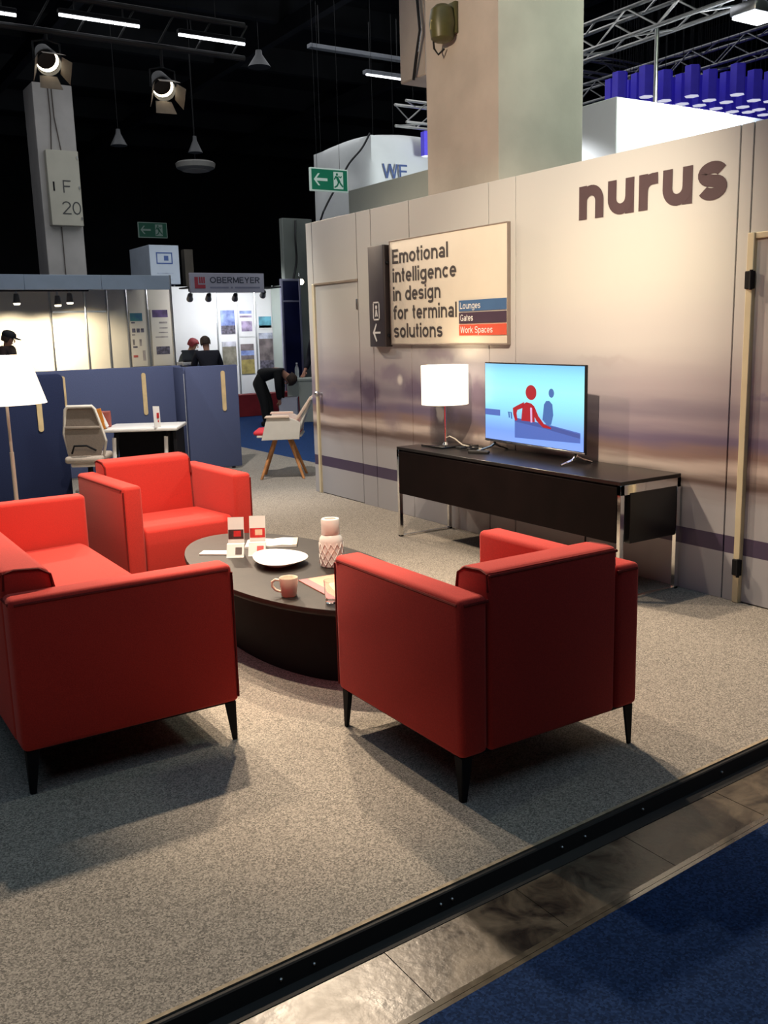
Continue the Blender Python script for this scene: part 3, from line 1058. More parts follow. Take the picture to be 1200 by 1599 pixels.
b.box((.016, -.30, .10), (.055, .30, .40), .01, 2)
b.build('housing', mat('tv_black', (.008, .008, .010), .3, var=.1, scale=10), tv)
b = B()
b.box((-.002, -hw + .002, .066), (.012, hw - .002, .078), .001, 1)
b.build('lower_trim', alu, tv)


def screen_mat():
    m = mat('screen_picture', (.02, .02, .02), .25)
    nt, bs = nodes_of(m)
    tc = nt.nodes.new('ShaderNodeTexCoord')
    s = nt.nodes.new('ShaderNodeSeparateXYZ')
    nt.links.new(tc.outputs['Object'], s.inputs[0])
    mr = nt.nodes.new('ShaderNodeMapRange')
    mr.inputs['From Min'].default_value = .09
    mr.inputs['From Max'].default_value = .62
    nt.links.new(s.outputs['Z'], mr.inputs['Value'])
    cr = nt.nodes.new('ShaderNodeValToRGB')
    e = cr.color_ramp.elements
    e[0].position, e[0].color = 0, (*rgb(135, 170, 255), 1)
    e[1].position, e[1].color = 1, (*rgb(120, 190, 250), 1)
    for p_, c_ in ((.12, rgb(125, 165, 245)), (.25, rgb(140, 195, 250)), (.42, rgb(150, 228, 250)), (.65, rgb(165, 250, 250)), (.84, rgb(150, 232, 252))):
        k = e.new(p_)
        k.color = (*c_, 1)
    nt.links.new(mr.outputs[0], cr.inputs['Fac'])
    nt.links.new(cr.outputs['Color'], bs.inputs['Emission Color'])
    bs.inputs['Emission Strength'].default_value = 1.1
    return m


b = B()
b.quad([(-.0015, hw - .008, .083), (-.0015, -hw + .010, .083), (-.0015, -hw + .010, .600), (-.0015, hw - .008, .600)])
scr = b.build('screen', screen_mat(), tv, smooth=False)


def emis(name, c, s=.9):
    return mat(name, (.01, .01, .01), .4, emit=c, estr=s, var=.0)


SO = (-.0018, hw - .008, .083)   # picture origin: lower left of the screen
sw, sh = 2 * hw - .018, .517


def pic(polys, m_, nm, lift):
    return flat([[(p[0] * sw, p[1] * sh) for p in pl_] for pl_ in polys], m_, scr, (SO[0] - lift, SO[1], SO[2]), th=.0004, name=nm)


pic([[(.33, .06), (.97, .10), (.97, .22), (.66, .28), (.33, .27)], rect(0, .32, .17, .40)], emis('screen_slate', rgb(95, 125, 215), .8), 'counter_shape', .0004)
pic([[(.33, .27), (.33, .32), (.60, .285), (.97, .205), (.97, .155), (.60, .23)]], emis('screen_slate_dark', rgb(80, 100, 180), .8), 'counter_top', .0009)
pic([ell(.70, .665, .026, .055, 16), [(.615, .33), (.63, .52), (.65, .565), (.68, .57), (.71, .53), (.72, .40), (.70, .28), (.66, .27)]],
    emis('screen_grey_blue', rgb(80, 125, 200), .8), 'distant_figure', .0009)
pic([rect(.255, .375, .30, .385), [(.265, .31), (.26, .375), (.275, .375), (.28, .31)], [(.29, .30), (.285, .375), (.30, .375), (.305, .30)]],
    emis('screen_grey_blue', rgb(80, 125, 200)), 'chair_shape', .0009)
pic([ell(.50, .655, .055, .093, 24),
     [(.40, .29), (.415, .50), (.455, .53), (.50, .52), (.535, .485), (.54, .29)],
     [(.43, .53), (.36, .48), (.31, .44), (.315, .36), (.335, .28), (.36, .29), (.35, .38), (.36, .42), (.42, .455)],
     [(.50, .52), (.54, .47), (.575, .37), (.63, .28), (.70, .245), (.70, .225), (.62, .235), (.555, .31), (.52, .40)]],
    emis('screen_red', rgb(190, 20, 40), .9), 'red_figure', .0014)
pic([[(.498, .28), (.492, .46), (.502, .47), (.512, .46), (.515, .28)]], emis('screen_pink', rgb(245, 190, 235), .9), 'stripe', .0022)
for s, in ((-1,), (1,)):
    b = B()
    yy = s * .43
    b.tube([(.018, yy, .085), (.012, yy, .05), (-.02, yy + s * .01, .028), (-.12, yy + s * .02, .006)], [.010, .010, .009, .007], 8)
    b.tube([(.012, yy, .05), (.06, yy, .028), (.13, yy + s * .01, .006)], [.010, .009, .007], 8)
    b.build('foot', chrome, tv)
b = B()
b.tube([(4.02, 5.18, STZ + .008), (4.06, 5.26, STZ + .008), (4.16, 5.22, STZ + .008), (4.14, 5.34, STZ + .009), (4.05, 5.38, STZ + .008),
        (4.03, 5.30, STZ + .010), (4.12, 5.30, STZ + .012), (4.22, 5.35, STZ + .008)], .008, 6)
tag(b.build('coiled_cable', cable_m), 'black cable coiled on the sideboard between lamp and television', 'cable')
b = B()
b.box((-.02, -.075, 0), (.02, .075, .018), .005, 2)
tag(b.build('remote_control', mat('remote_grey', (.03, .03, .03), .4, var=.2, scale=60), loc=(4.00, 5.06, STZ), rot=(0, 0, .5)),
    'small dark remote control on the sideboard in front of the television', 'remote')
tl = thing('table_lamp', 'table lamp with lit white drum shade on the sideboard', 'lamp', (4.08, 5.55, STZ))
b = B()
b.box((-.13, -.13, 0), (.13, .13, .012), .004, 2)
b.build('base_plate', mat('black_glass', (.010, .010, .011), .06, var=.05, scale=5), tl)
b = B()
b.cyl((0, 0, .012), (0, 0, .33), .009)
b.cyl((0, 0, .012), (0, 0, .03), .025, .012)
b.build('pole', chrome, tl)
b = B()
b.lathe([(.163, .305), (.171, .305), (.171, .585), (.163, .585), (.163, .305)], 48)
b.build('shade', lampglow, tl)
b = B()
for k in range(3):
    a = k * 2 * PI / 3
    b.tube([(0, 0, .335), (.166 * math.cos(a), .166 * math.sin(a), .335)], .003, 6)
b.build('shade_ring', chrome, tl)
b = B()
b.ball((0, 0, .40), .035)
b.build('bulb', warmglow, tl)
b = B()
b.tube([(0, -.01, .06), (.0, -.05, .075), (.01, -.10, .06), (.03, -.16, .02), (.05, -.26, .006), (.06, -.40, .006)], .005, 8)
b.build('cord', mat('cream_cord', (.55, .5, .42), .5, var=.05, scale=10), tl)
light('table_lamp_light', 'POINT', (4.08, 5.55, STZ + .42), (0, 0, 0), 3, (1, .82, .58), .05, parent=tl)
b = B()
b.tube([(4.27, 4.30, .33), (4.20, 4.24, .12), (4.06, 4.12, .05), (3.96, 4.02, .008), (3.90, 4.2, .007)], .006, 6)
tag(b.build('power_cable', cable_m), 'black power cable hanging under the sideboard', 'cable')

# ------------------------------------------------------------------ floor lamp
fp = thing('floor_lamp', 'floor lamp with lit white cone shade behind the red sofa', 'lamp', (1.255, 6.5, 0))
b = B()
b.lathe([(0, 0), (.14, 0), (.14, .012), (.02, .02), (.012, .03)], 40)
b.build('base', alu, fp)
b = B()
b.cyl((0, 0, .02), (0, 0, .80), .014)
b.cyl((0, 0, .80), (0, 0, 1.30), .010)
b.build('pole', mat('pale_pole', (.62, .55, .47), .35, var=.05, scale=8, metal=.3), fp)
b = B()
b.lathe([(.242, 1.115), (.250, 1.115), (.158, 1.425), (.150, 1.425), (.242, 1.115)], 56)
b.build('shade', lampglow, fp)
b = B()
for k in range(3):
    a = k * 2 * PI / 3
    b.tube([(0, 0, 1.29), (.195 * math.cos(a), .195 * math.sin(a), 1.29)], .003, 6)
b.build('shade_ring', chrome, fp)
b = B()
b.ball((0, 0, 1.25), .035)
b.build('bulb', warmglow, fp)
light('floor_lamp_light', 'POINT', (1.255, 6.5, 1.34), (0, 0, 0), 5, (1, .82, .58), .05, parent=fp)

# ------------------------------------------------------------------ felt work pods and what stands in them
def felt_panel(name, label, x0, x1, y, zt, m, round_left, round_right, handles, th=.05):
    t = thing(name, label, 'partition', (0, y, 0))
    pts = [(x0, .02), (x1, .02)]
    r = .055

    def corner(cx, cz, a0, a1):
        return [(cx + r * math.cos(a0 + (a1 - a0) * k / 6), cz + r * math.sin(a0 + (a1 - a0) * k / 6)) for k in range(7)]
    pts += corner(x1 - r, zt - r, 0, PI / 2) if round_right else [(x1, zt)]
    pts += corner(x0 + r, zt - r, PI / 2, PI) if round_left else [(x0, zt)]
    b = B()
    b.prism(pts, 0, th, 'y', .012, 2)
    b.build('panel', m, t)
    for hx, z0, z1 in handles:
        b = B()
        hp = [(hx - .024, z0 + .024)] + [(hx + .024 * math.cos(a), z0 + .024 + .024 * math.sin(a)) for a in (PI * 1.25, PI * 1.5, PI * 1.75, 0)]
        hp = [(hx + .024 * math.cos(PI + k * PI / 8), z0 + .024 + .024 * math.sin(PI + k * PI / 8)) for k in range(9)] + \
             [(hx + .024 * math.cos(k * PI / 8), z1 - .024 + .024 * math.sin(k * PI / 8)) for k in range(9)]
        b.prism(hp, -.010, .0, 'y')
        b.build('wooden_strip', birch, t)
    for fx in (x0 + .10, x1 - .10):
        b = B()
        b.cyl((fx, th / 2, 0), (fx, th / 2, .025), .02)
        b.build('glider', blackm, t)
    return t


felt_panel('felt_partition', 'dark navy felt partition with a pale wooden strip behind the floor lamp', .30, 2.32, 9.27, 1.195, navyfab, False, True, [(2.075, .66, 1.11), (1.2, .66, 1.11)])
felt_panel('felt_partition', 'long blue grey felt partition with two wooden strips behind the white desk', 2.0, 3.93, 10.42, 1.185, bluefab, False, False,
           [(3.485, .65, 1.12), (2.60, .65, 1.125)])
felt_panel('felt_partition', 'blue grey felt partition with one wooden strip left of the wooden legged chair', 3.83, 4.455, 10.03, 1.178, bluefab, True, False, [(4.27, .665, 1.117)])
t = thing('felt_partition', 'narrow blue grey felt side wing joining the two lighter partitions', 'partition', (3.83, 10.05, 0))
b = B()
b.box((.0, .035, .02), (.05, .36, 1.172), .012, 2)
b.build('panel', bluefab, t)
b = B()
b.box((-.006, .02, .10), (-.001, .035, 1.10), .002, 1)
b.build('zip', mat('zip_grey', (.42, .44, .48), .4, var=.1, scale=30), t)

dk = thing('desk', 'white desk with black panels under the top inside the blue felt pod', 'desk', (2.98, 8.92, 0), math.radians(-30))
b = B()
b.box((-.42, -.05, .62), (.30, .52, .655), .012, 2)
b.build('desk_top', white, dk)
b = B()
b.box((-.38, .42, .06), (.28, .45, .62), .004, 1)
b.box((.25, -.02, .06), (.28, .42, .62), .004, 1)
b.build('under_panel', blackm, dk)  # black panels fill the dark void under the desk top
for lx in (-.30, .20):
    b = B()
    b.tube([(lx, .05, .62), (lx - .02, .04, .40)], [.028, .024], 12)
    b.tube([(lx - .02, .04, .40), (lx - .05, .02, .0)], [.022, .018], 12)
    lg = b.build('leg', blackm, dk)
    b = B()
    b.tube([(lx - .0225, .039, .56), (lx - .05, .02, .0)], [.026, .020], 12)
    b.build('leg_sleeve', white, lg)
dc = thing('display_card', 'upright white card with red print standing on the white desk', 'card', (3.06, 8.83, .655), math.radians(20))
b = B()
b.box((-.038, 0, 0), (.038, .004, .205), mtx=Matrix.Rotation(math.radians(-8), 4, 'X') @ Matrix.Rotation(math.radians(5), 4, 'Y'))
b.build('card', whitem, dc, smooth=False)
flat([rect(-.008, .09, .02, .14), rect(0, .05, .014, .07)], pr, dc, (.010, .008, 0), basis=FACE_NY, name='print')
bk = thing('folder', 'orange folder leaning on the desk beside the task chair', 'folder', (2.60, 9.08, .655), math.radians(-25))
b = B()
b.box((-.055, 0, 0), (.03, .03, .20), .003, 1, mtx=Matrix.Rotation(math.radians(-10), 4, 'Y'))
b.build('cover', mat('orange_card', (.62, .22, .03), .5, var=.1, scale=10), bk, smooth=False)
b = B()
b.box((.035, .005, 0), (.043, .15, .17), mtx=Matrix.Rotation(math.radians(-22), 4, 'Y'))
b.build('loose_sheet', whitem, bk, smooth=False)
b = B()
b.box((-.11, -.03, 0), (.02, .06, .155), .004, 1)
o = b.build('red_box', mat('faded_red', (.35, .08, .06), .6, var=.2, scale=10), loc=(2.72, 9.27, .655), rot=(0, 0, -.4))
o.name = 'small_box'
tag(o, 'small faded red box behind the orange folder on the desk', 'box')

# task chair seen from behind
tc_ = thing('task_chair', 'task chair with taupe mesh back and white frame beside the navy partition', 'chair', (2.33, 8.80, 0), math.radians(-30))
tc_.scale = (.86, 1, 1)
frame_c = mat('chair_frame_white', (.70, .65, .58), .4, var=.05, scale=10)
bp_ = [(-.135, 0, .905), (.125, 0, .905), (.150, 0, .88), (.205, .02, .70), (.235, .03, .585), (.22, .06, .55), (.185, .08, .44)]
b = B()
b.tube(bp_, .016, 8)
b.tube([(-.135, 0, .905), (-.16, 0, .88), (-.20, .02, .66), (-.175, .07, .44)], .016, 8)
b.build('back_frame', frame_c, tc_)
b = B()
b.prism([(-.14, .90), (.13, .90), (.195, .70), (.225, .58), (.175, .45), (-.165, .45), (-.19, .66)], .008, .016, 'y')
b.build('back_mesh', mat('taupe_mesh', (.20, .16, .13), .85, var=.15, scale=200), tc_)
b = B()
b.box((-.18, -.004, .70), (.19, .02, .725), .006, 2)
b.build('lumbar_bar', mat('taupe_bar', (.34, .28, .23), .6, var=.05, scale=10), tc_)
b = B()
b.tube([(-.12, -.02, .48), (-.08, -.05, .55), (.05, -.05, .55), (.14, -.02, .50)], .010, 8)
b.build('tilt_arm', blackm, tc_)
b = B()
b.box((-.20, -.05, .385), (.20, .40, .45), .028, 3)
b.build('seat', mat('taupe_seat', (.45, .38, .32), .8, var=.08, scale=60), tc_)
b = B()
b.box((-.15, .0, .345), (.15, .3, .385), .012, 2)
b.build('seat_pan', frame_c, tc_)
b = B()
b.cyl((0, .18, .07), (0, .18, .35), .028)
b.build('column', blackm, tc_)
for k in range(5):
    a = k * 2 * PI / 5
    b = B()
    b.tube([(0, .18, .09), (.28 * math.cos(a), .18 + .28 * math.sin(a), .065)], [.026, .016], 8)
    lg = b.build('leg', frame_c, tc_)
    b = B()
    b.cyl((.27 * math.cos(a), .165 + .28 * math.sin(a), .028), (.27 * math.cos(a), .195 + .28 * math.sin(a), .028), .028)
    b.build('castor', blackm, lg)

# shell chair with wooden legs
sc_ = thing('shell_chair', 'folded white shell chair with red cushion on splayed wooden legs', 'chair', (4.50, 9.05, 0), math.radians(-32.5))
# local: -X is the chair's front (picture left), -Y towards the viewer
shell = mat('shell_grey_white', (.56, .54, .49), .5, var=.04, scale=8)
shell_e = mat('shell_edge_beige', (.66, .52, .42), .5, var=.04, scale=8)
b = B()
b.box((-.25, -.22, .445), (.22, .22, .468), .008, 2)
b.build('seat_shell', shell, sc_)
b = B()
b.box((-.285, -.215, .47), (.20, .215, .515), .02, 3)
b.build('cushion', mat('coral_red_cushion', (.60, .03, .045), .8, var=.1, scale=80), sc_)
for s in (-1, 1):
    b = B()
    b.prism([(-.20, .42), (.20, .425), (.22, .60), (.10, .655), (-.13, .66)], s * .235, s * .250, 'y', .004, 1)
    a_ = b.build('side_shell', shell, sc_)
    b = B()
    b.prism([(-.155, .652), (.105, .652), (.095, .675), (-.145, .675)], s * .235 - (.035 if s < 0 else 0), s * .235 + (.06 if s > 0 else .035), 'y', .005, 1)
    b.build('armrest', shell_e, a_)
b = B()
b.prism([(.14, .46), (.19, .47), (.245, .62), (.335, .825), (.32, .835), (.225, .64)], -.21, .21, 'y', .006, 2)
bk = b.build('backrest', shell, sc_)
b = B()
b.prism([(.135, .60), (.155, .59), (.345, .855), (.325, .865)], -.235, -.21, 'y', .003, 1)
b.prism([(.135, .60), (.155, .59), (.345, .855), (.325, .865)], .21, .235, 'y', .003, 1)
b.build('back_edge', shell_e, bk)
for sx in (-1, 1):
    for sy in (-1, 1):
        b = B()
        b.tube([(sx * .07, sy * .06, .43), (sx * .225, sy * .19, .0)], [.022, .014], 10)
        b.build('leg', oak, sc_)
b = B()
b.box((-.11, -.09, .415), (.11, .09, .446), .008, 2)
b.build('leg_bracket', mat('bracket_brown', (.14, .09, .06), .6, var=.1, scale=20), sc_)

# ------------------------------------------------------------------ people


def skin_mesh(name, V, E_, R_, m, parent, sub=2, root=0):
    me = bpy.data.meshes.new('tmp')
    me.from_pydata([Vector(v) for v in V], E_, [])
    ob = bpy.data.objects.new('tmp', me)
    COL.objects.link(ob)
    ob.modifiers.new('Skin', 'SKIN')
    sv = me.skin_vertices[0].data
    for i, r in enumerate(R_):
        sv[i].radius = r if isinstance(r, tuple) else (r, r)
        sv[i].use_root = (i == root)
    s = ob.modifiers.new('Sub', 'SUBSURF')
    s.levels = sub
    s.render_levels = sub
    dg = bpy.context.evaluated_depsgraph_get()
    out = bpy.data.meshes.new_from_object(ob.evaluated_get(dg))
    bpy.data.objects.remove(ob)
    bpy.data.meshes.remove(me)
    out.name = name
    out.materials.clear()
    out.materials.append(m)
    for p in out.polygons:
        p.use_smooth = True
    o = bpy.data.objects.new(name, out)
    COL.objects.link(o)
    o.parent = parent
    return o


def person(label, loc, rz, J, top_m, leg_m, shoe_m, hair_m, cap=None):
    """J: joint positions, local frame, facing -Y"""
    t = thing('person', label, 'person', loc, rz)
    J = {k: Vector(v) for k, v in J.items()}
    V, E_, R_ = [], [], []

    def add(p, r, link=None):
        V.append(Vector(p))
        R_.append(r)
        if link is not None:
            E_.append((link, len(V) - 1))
        return len(V) - 1
    pel = add(J['pelvis'], (.08, .065))
    mid = add(J['pelvis'].lerp(J['chest'], .5), (.085, .065), pel)
    che = add(J['chest'], (.10, .065), mid)
    nb = add(J['neck'], .055, che)
    hd = J['head']
    up = (hd - J['neck']).normalized()
    fw = J.get('look', Vector((0, -1, 0)))
    fw = (fw - up * fw.dot(up)).normalized()
    sd = up.cross(fw)
    h0 = add(hd - up * .085 + fw * .012, (.058, .062), nb)
    h1 = add(hd, (.078, .092), h0)
    add(hd + up * .075 - fw * .006, (.062, .075), h1)
    for s in ('l', 'r'):
        sh = add(J['sh_' + s], .055, che)
        el = add(J['el_' + s], .042, sh)
        wr_ = add(J['ha_' + s], .028, el)
        d = (J['ha_' + s] - J['el_' + s]).normalized()
        side = d.cross(Vector((0, 0, 1)))
        side = side.normalized() if side.length > .1 else Vector((1, 0, 0))
        bend = d.cross(side)
        pm = add(J['ha_' + s] + d * .06, (.034, .016), wr_)
        for k, (o, L) in enumerate(((-.030, .065), (-.010, .078), (.010, .074), (.030, .058))):
            f1 = add(V[pm] + d * .045 + side * o, .0095, pm)
            f2 = add(V[f1] + d * L * .5 - bend * .006, .0085, f1)
            add(V[f2] + d * L * .4 - bend * .018, .007, f2)
        th = add(V[pm] - side * .036 - d * .012, .0105, pm)
        add(V[th] - side * .016 + d * .045 - bend * .008, .0085, th)
        hp = add(J['hip_' + s], .075, pel)
        kn = add(J['kn_' + s], .058, hp)
        an = add(J['ft_' + s] + Vector((0, 0, .07)), .038, kn)
        add(J['ft_' + s] + Vector((0, -.12, .03)), (.035, .028), an)
    skin_mesh('body', V, E_, R_, skin, t, 2)
    # clothing follows the body
    V, E_, R_ = [], [], []
    a = add(J['pelvis'] + (J['chest'] - J['pelvis']) * .10, (.162, .135))
    b_ = add(J['pelvis'].lerp(J['chest'], .5), (.155, .125), a)
    c = add(J['chest'], (.175, .125), b_)
    add(J['neck'].lerp(J['chest'], .12), (.078, .075), c)
    for s in ('l', 'r'):
        q = add(J['sh_' + s], .078, c)
        q = add(J['el_' + s], .058, q)
        add(J['ha_' + s] * .94 + J['el_' + s] * .06, .044, q)
    skin_mesh('jacket', V, E_, R_, top_m, t, 2, root=2)
    V, E_, R_ = [], [], []
    wv = add(J['pelvis'].lerp(J['chest'], .42), (.14, .11))
    a = add(J['pelvis'], (.155, .13), wv)
    for s in ('l', 'r'):
        q = add(J['hip_' + s], .105, a)
        q = add(J['kn_' + s], .078, q)
        add(J['ft_' + s] + Vector((0, 0, .06)), .062, q)
    skin_mesh('trousers', V, E_, R_, leg_m, t, 2, root=1)
    for s in ('l', 'r'):
        b = B()
        f = J['ft_' + s]
        b.box((f.x - .045, f.y - .17, f.z), (f.x + .045, f.y + .09, f.z + .085), .03, 3)
        b.build('shoe', shoe_m, t)
    mt = Matrix((sd, -fw, up)).transposed().to_4x4()
    mt.translation = hd
    b = B()
    for s in (-1, 1):
        b.ball((s * .031, -.086, .012), .010, 1)
    bmesh.ops.transform(b.bm, matrix=mt, verts=b.bm.verts)
    b.build('eyes', mat('eye_dark', (.02, .015, .012), .3, var=.05, scale=10), t)
    b = B()
    b.tube([(0, -.088, .02), (0, -.108, -.018), (0, -.092, -.026)], [.008, .013, .010], 8)
    for s in (-1, 1):
        b.ball((s * .080, .005, -.002), (.010, .018, .028), 1)
    bmesh.ops.transform(b.bm, matrix=mt, verts=b.bm.verts)
    b.build('nose_and_ears', skin, t)
    b = B()
    b.tube([(-.024, -.086, -.052), (0, -.092, -.054), (.024, -.086, -.052)], .005, 6)
    bmesh.ops.transform(b.bm, matrix=mt, verts=b.bm.verts)
    b.build('mouth', mat('lip', (.35, .10, .08), .5, var=.05, scale=20), t)
    b = B()
    b.lathe([(.086, -.055), (.092, -.01), (.092, .03), (.080, .075), (.050, .105), (0, .116)], 20, sy=1.18, c=(0, .006, 0))
    for v_ in b.bm.verts:     # hairline rises over the face
        if v_.co.y < -.03 and v_.co.z < .055:
            v_.co.z = .055 + (v_.co.z - .055) * .1
    bmesh.ops.transform(b.bm, matrix=mt, verts=b.bm.verts)
    b.build('hair', hair_m, t)
    if cap:
        b = B()
        b.lathe([(.094, .030), (.097, .06), (.085, .10), (.05, .128), (0, .136)], 20, sy=1.18, c=(0, .006, 0))
        b.prism([(-.075, -.085), (-.06, -.165), (0, -.195), (.06, -.165), (.075, -.085), (0, -.07)], .036, .046, 'z')
        bmesh.ops.transform(b.bm, matrix=mt, verts=b.bm.verts)
        b.build('cap', cap, t)
    return t


stand = dict(pelvis=(0, 0, .93), chest=(0, -.03, 1.27), neck=(0, -.02, 1.44), head=(0, -.05, 1.575), sh_l=(.17, -.02, 1.38), sh_r=(-.17, -.02, 1.38),
             el_l=(.24, -.02, 1.10), el_r=(-.24, -.02, 1.10), ha_l=(.22, -.20, .92), ha_r=(-.22, -.20, .92), hip_l=(.09, 0, .88), hip_r=(-.09, 0, .88),
             kn_l=(.10, -.03, .48), kn_r=(-.10, -.03, .48), ft_l=(.10, 0, 0), ft_r=(-.10, 0, 0))
person('person in a black peaked cap and dark jacket looking right above the lampshade', (3.17, 16.05, -.006), math.radians(57), dict(stand, head=(0, -.06, 1.545), look=(0, -1, -.25)),
       mat('dark_brown_jacket', (.03, .014, .012), .8, var=.4, scale=14), blackcl, blackm, darkhair, cap=mat('black_cap', (.006, .006, .007), .7, var=.1, scale=30))
bend = dict(pelvis=(0, .20, .79), chest=(0, -.10, .93), neck=(0, -.25, .87), head=(0, -.36, .765), look=(0, -.35, -.95), sh_l=(.17, -.18, .89), sh_r=(-.17, -.18, .89),
            el_l=(.20, -.20, .64), el_r=(-.20, -.18, .64), ha_l=(.10, -.20, .42), ha_r=(-.10, -.18, .42), hip_l=(.09, .17, .74), hip_r=(-.09, .17, .74),
            kn_l=(.10, .03, .42), kn_r=(-.10, .08, .42), ft_l=(.10, 0, 0), ft_r=(-.10, .05, 0))
person('person in black clothes bending over to reach into a white box', (6.91, 14.33, -.006), math.radians(57), bend, blackcl, blackcl, blackm, darkhair)
lean = dict(stand, pelvis=(0, .05, .80), chest=(0, -.08, 1.08), neck=(0, -.14, 1.25), head=(0, -.20, 1.385), look=(-.35, -.9, -.35), sh_l=(.18, -.11, 1.19), sh_r=(-.18, -.11, 1.19),
            el_l=(.25, -.16, .95), el_r=(-.25, -.16, .95), ha_l=(.20, -.40, .98), ha_r=(-.20, -.40, .98), hip_l=(.09, .05, .76), hip_r=(-.09, .05, .76),
            kn_l=(.10, -.08, .42), kn_r=(-.10, -.08, .42), ft_l=(.10, .10, 0), ft_r=(-.10, .10, 0))
person('person in a dark suit seen from behind leaning over a laptop', (6.52, 15.90, -.006), math.radians(168), lean, suitm, suitm, blackm, darkhair)
person('person with red hair in grey leaning on the white counter', (6.74, 17.72, -.006), math.radians(57),
       dict(lean, head=(0, -.22, 1.35), chest=(0, -.06, 1.03), neck=(0, -.14, 1.2), look=(0, -1, -.4), ha_l=(.12, -.42, 1.055), ha_r=(-.12, -.42, 1.055)),
       mat('grey_jumper', (.06, .075, .075), .9, var=.3, scale=20), blackcl, blackm, mat('red_hair', (.20, .015, .02), .6, var=.3, scale=60))
person('person in dark clothes partly hidden by the end of the printed wall', (7.475, 13.455, -.006), math.radians(-60), dict(stand, head=(0, -.07, 1.50)),
       suitm, blackcl, blackm, mat('fair_hair', (.30, .14, .06), .6, var=.3, scale=60))

# ------------------------------------------------------------------ far stand on the left: fascia, panels, posters, spots
fs = thing('exhibition_stand', 'far cream exhibition stand with grey blue fascia beyond the felt pods', 'stand', (0, 16.3, -.006))
for x0, x1 in ((.5, 3.6), (3.603, 4.85), (4.853, 6.05)):
    b = B()
    b.box((x0, 0, 2.315), (x1, .05, 2.555), .004, 1)
    b.build('fascia_panel', fascm, fs)
px_ = [.6, 3.2, 4.40, 5.03, 5.44, 5.81, 6.21, 6.70]
for x0, x1 in zip(px_, px_[1:]):
    b = B()
    b.box((x0 + .02, 1.75, 0), (x1 - .02, 1.78, 2.5), .003, 1)
    b.build('wall_panel', boothc, fs)
for x0 in px_:
    b = B()
    b.cyl((x0, 1.75, 0), (x0, 1.75, 2.52), .022, n=8)
    b.build('post', alu, fs)
b = B()
b.box((4.43, 1.735, 1.985), (5.42, 1.76, 2.02), .003, 1)
b.build('cross_bar', alu, fs)
b = B()
b.cyl((6.06, .02, 0), (6.06, .02, 2.56), .022, n=8)
b.build('post', alu, fs)
b = B()
b.box((.5, .05, 2.50), (6.05, 1.75, 2.545))
b.build('ceiling_raft', mat('raft_grey', (.30, .33, .36), .7, var=.05, scale=3), fs, smooth=False)


def poster(label, x0, x1, z0, z1, y, blocks, base):
    t = thing('poster', label, 'poster', (0, y, 0))
    b = B()
    b.box((x0, -.008, z0), (x1, 0, z1))
    b.build('sheet', base, t, smooth=False)
    for (u0, v0, u1, v1, m_) in blocks:
        b = B()
        b.box((x0 + u0 * (x1 - x0), -.011, z0 + v0 * (z1 - z0)), (x0 + u1 * (x1 - x0), -.008, z0 + v1 * (z1 - z0)))
        b.build('print', m_, t, smooth=False)
    return t


def cmat(n, c, v=.35, s=6, c2=None):
    return mat(n, c, .5, var=v, scale=s, col2=c2)


teal = cmat('print_teal', (.03, .12, .22), c2=(.06, .25, .20))
vio = cmat('print_violet', (.10, .06, .16))
txtg = cmat('print_text', (.30, .26, .24))
drk = cmat('print_dark', (.10, .09, .12), .6, 20)
poster('poster with a teal heading and small dark icons on the far cream stand', 5.84, 6.14, .95, 2.02, 18.035,
       [(.05, .80, .85, .94, teal), (.1, .76, .35, .785, drk), (.12, .60, .34, .67, drk), (.42, .60, .62, .67, drk), (.70, .60, .90, .67, drk), (.1, .55, .3, .57, txtg),
        (.12, .38, .25, .48, txtg), (.55, .36, .7, .48, txtg), (.12, .33, .40, .36, drk), (.1, .16, .4, .20, cmat('print_red', (.45, .10, .08))), (.72, .10, .90, .28, txtg)], boothc)
poster('poster with a violet heading and a grey photograph on the far cream stand', 6.26, 6.62, .95, 2.02, 18.035,
       [(.10, .86, .95, .99, vio), (.45, .75, .9, .78, txtg), (.45, .66, .9, .68, txtg), (.40, .58, .9, .60, txtg), (.2, .50, .9, .52, txtg), (.2, .20, .95, .34, drk)], boothc)


def track_spot(label, loc, target, power=0, group=None, col=(1, .86, .62), lit=True, ang=75, beam=None):
    t = thing('track_spot', label, 'spotlight', loc, group=group)
    d = (Vector(target) - Vector(loc)).normalized()
    b = B()
    b.cyl((0, 0, .10), (0, 0, .16), .02, n=10)
    b.tube([(0, 0, .10), (.05, 0, .06), (.05, 0, .0)], .008, 6)
    b.build('arm', alu, t)
    b = B()
    b.cyl(tuple(-d * .09), tuple(d * .07), .038, .062, 14)
    b.build('can', mat('spot_grey', (.16, .15, .15), .4, .5, var=.1, scale=20), t)
    if lit:
        b = B()
        b.cyl(tuple(d * .066), tuple(d * .095), .060, .050, n=14)
        b.build('lens', warmglow, t)
    if power:
        light('spot_beam', 'SPOT', Vector(loc) + d * .12, beam or target, power, col, .04, spot=ang, blend=.8, parent=t)
    return t


track_spot('grey track spot alone under the far fascia, above the person in a cap', (3.67, 17.3, 2.20), (3.67, 17.25, .6), 150, ang=105, beam=(3.7, 18.0, 1.05))
track_spot('grey track spot of the far pair hanging further left', (4.355, 17.3, 2.165), (4.355, 17.25, .6), 150, ang=105, beam=(4.3, 18.0, 1.05))
track_spot('grey track spot of the far pair hanging further right', (4.565, 17.3, 2.205), (4.565, 17.25, .6), 150, ang=105, beam=(5.0, 18.0, 1.05))
b = B()
b.box((3.3, 17.25, 2.325), (4.9, 17.35, 2.36), .004, 1)
tag(b.build('light_track', blackm), 'dark lighting track carrying three small spots under the fascia', 'track')

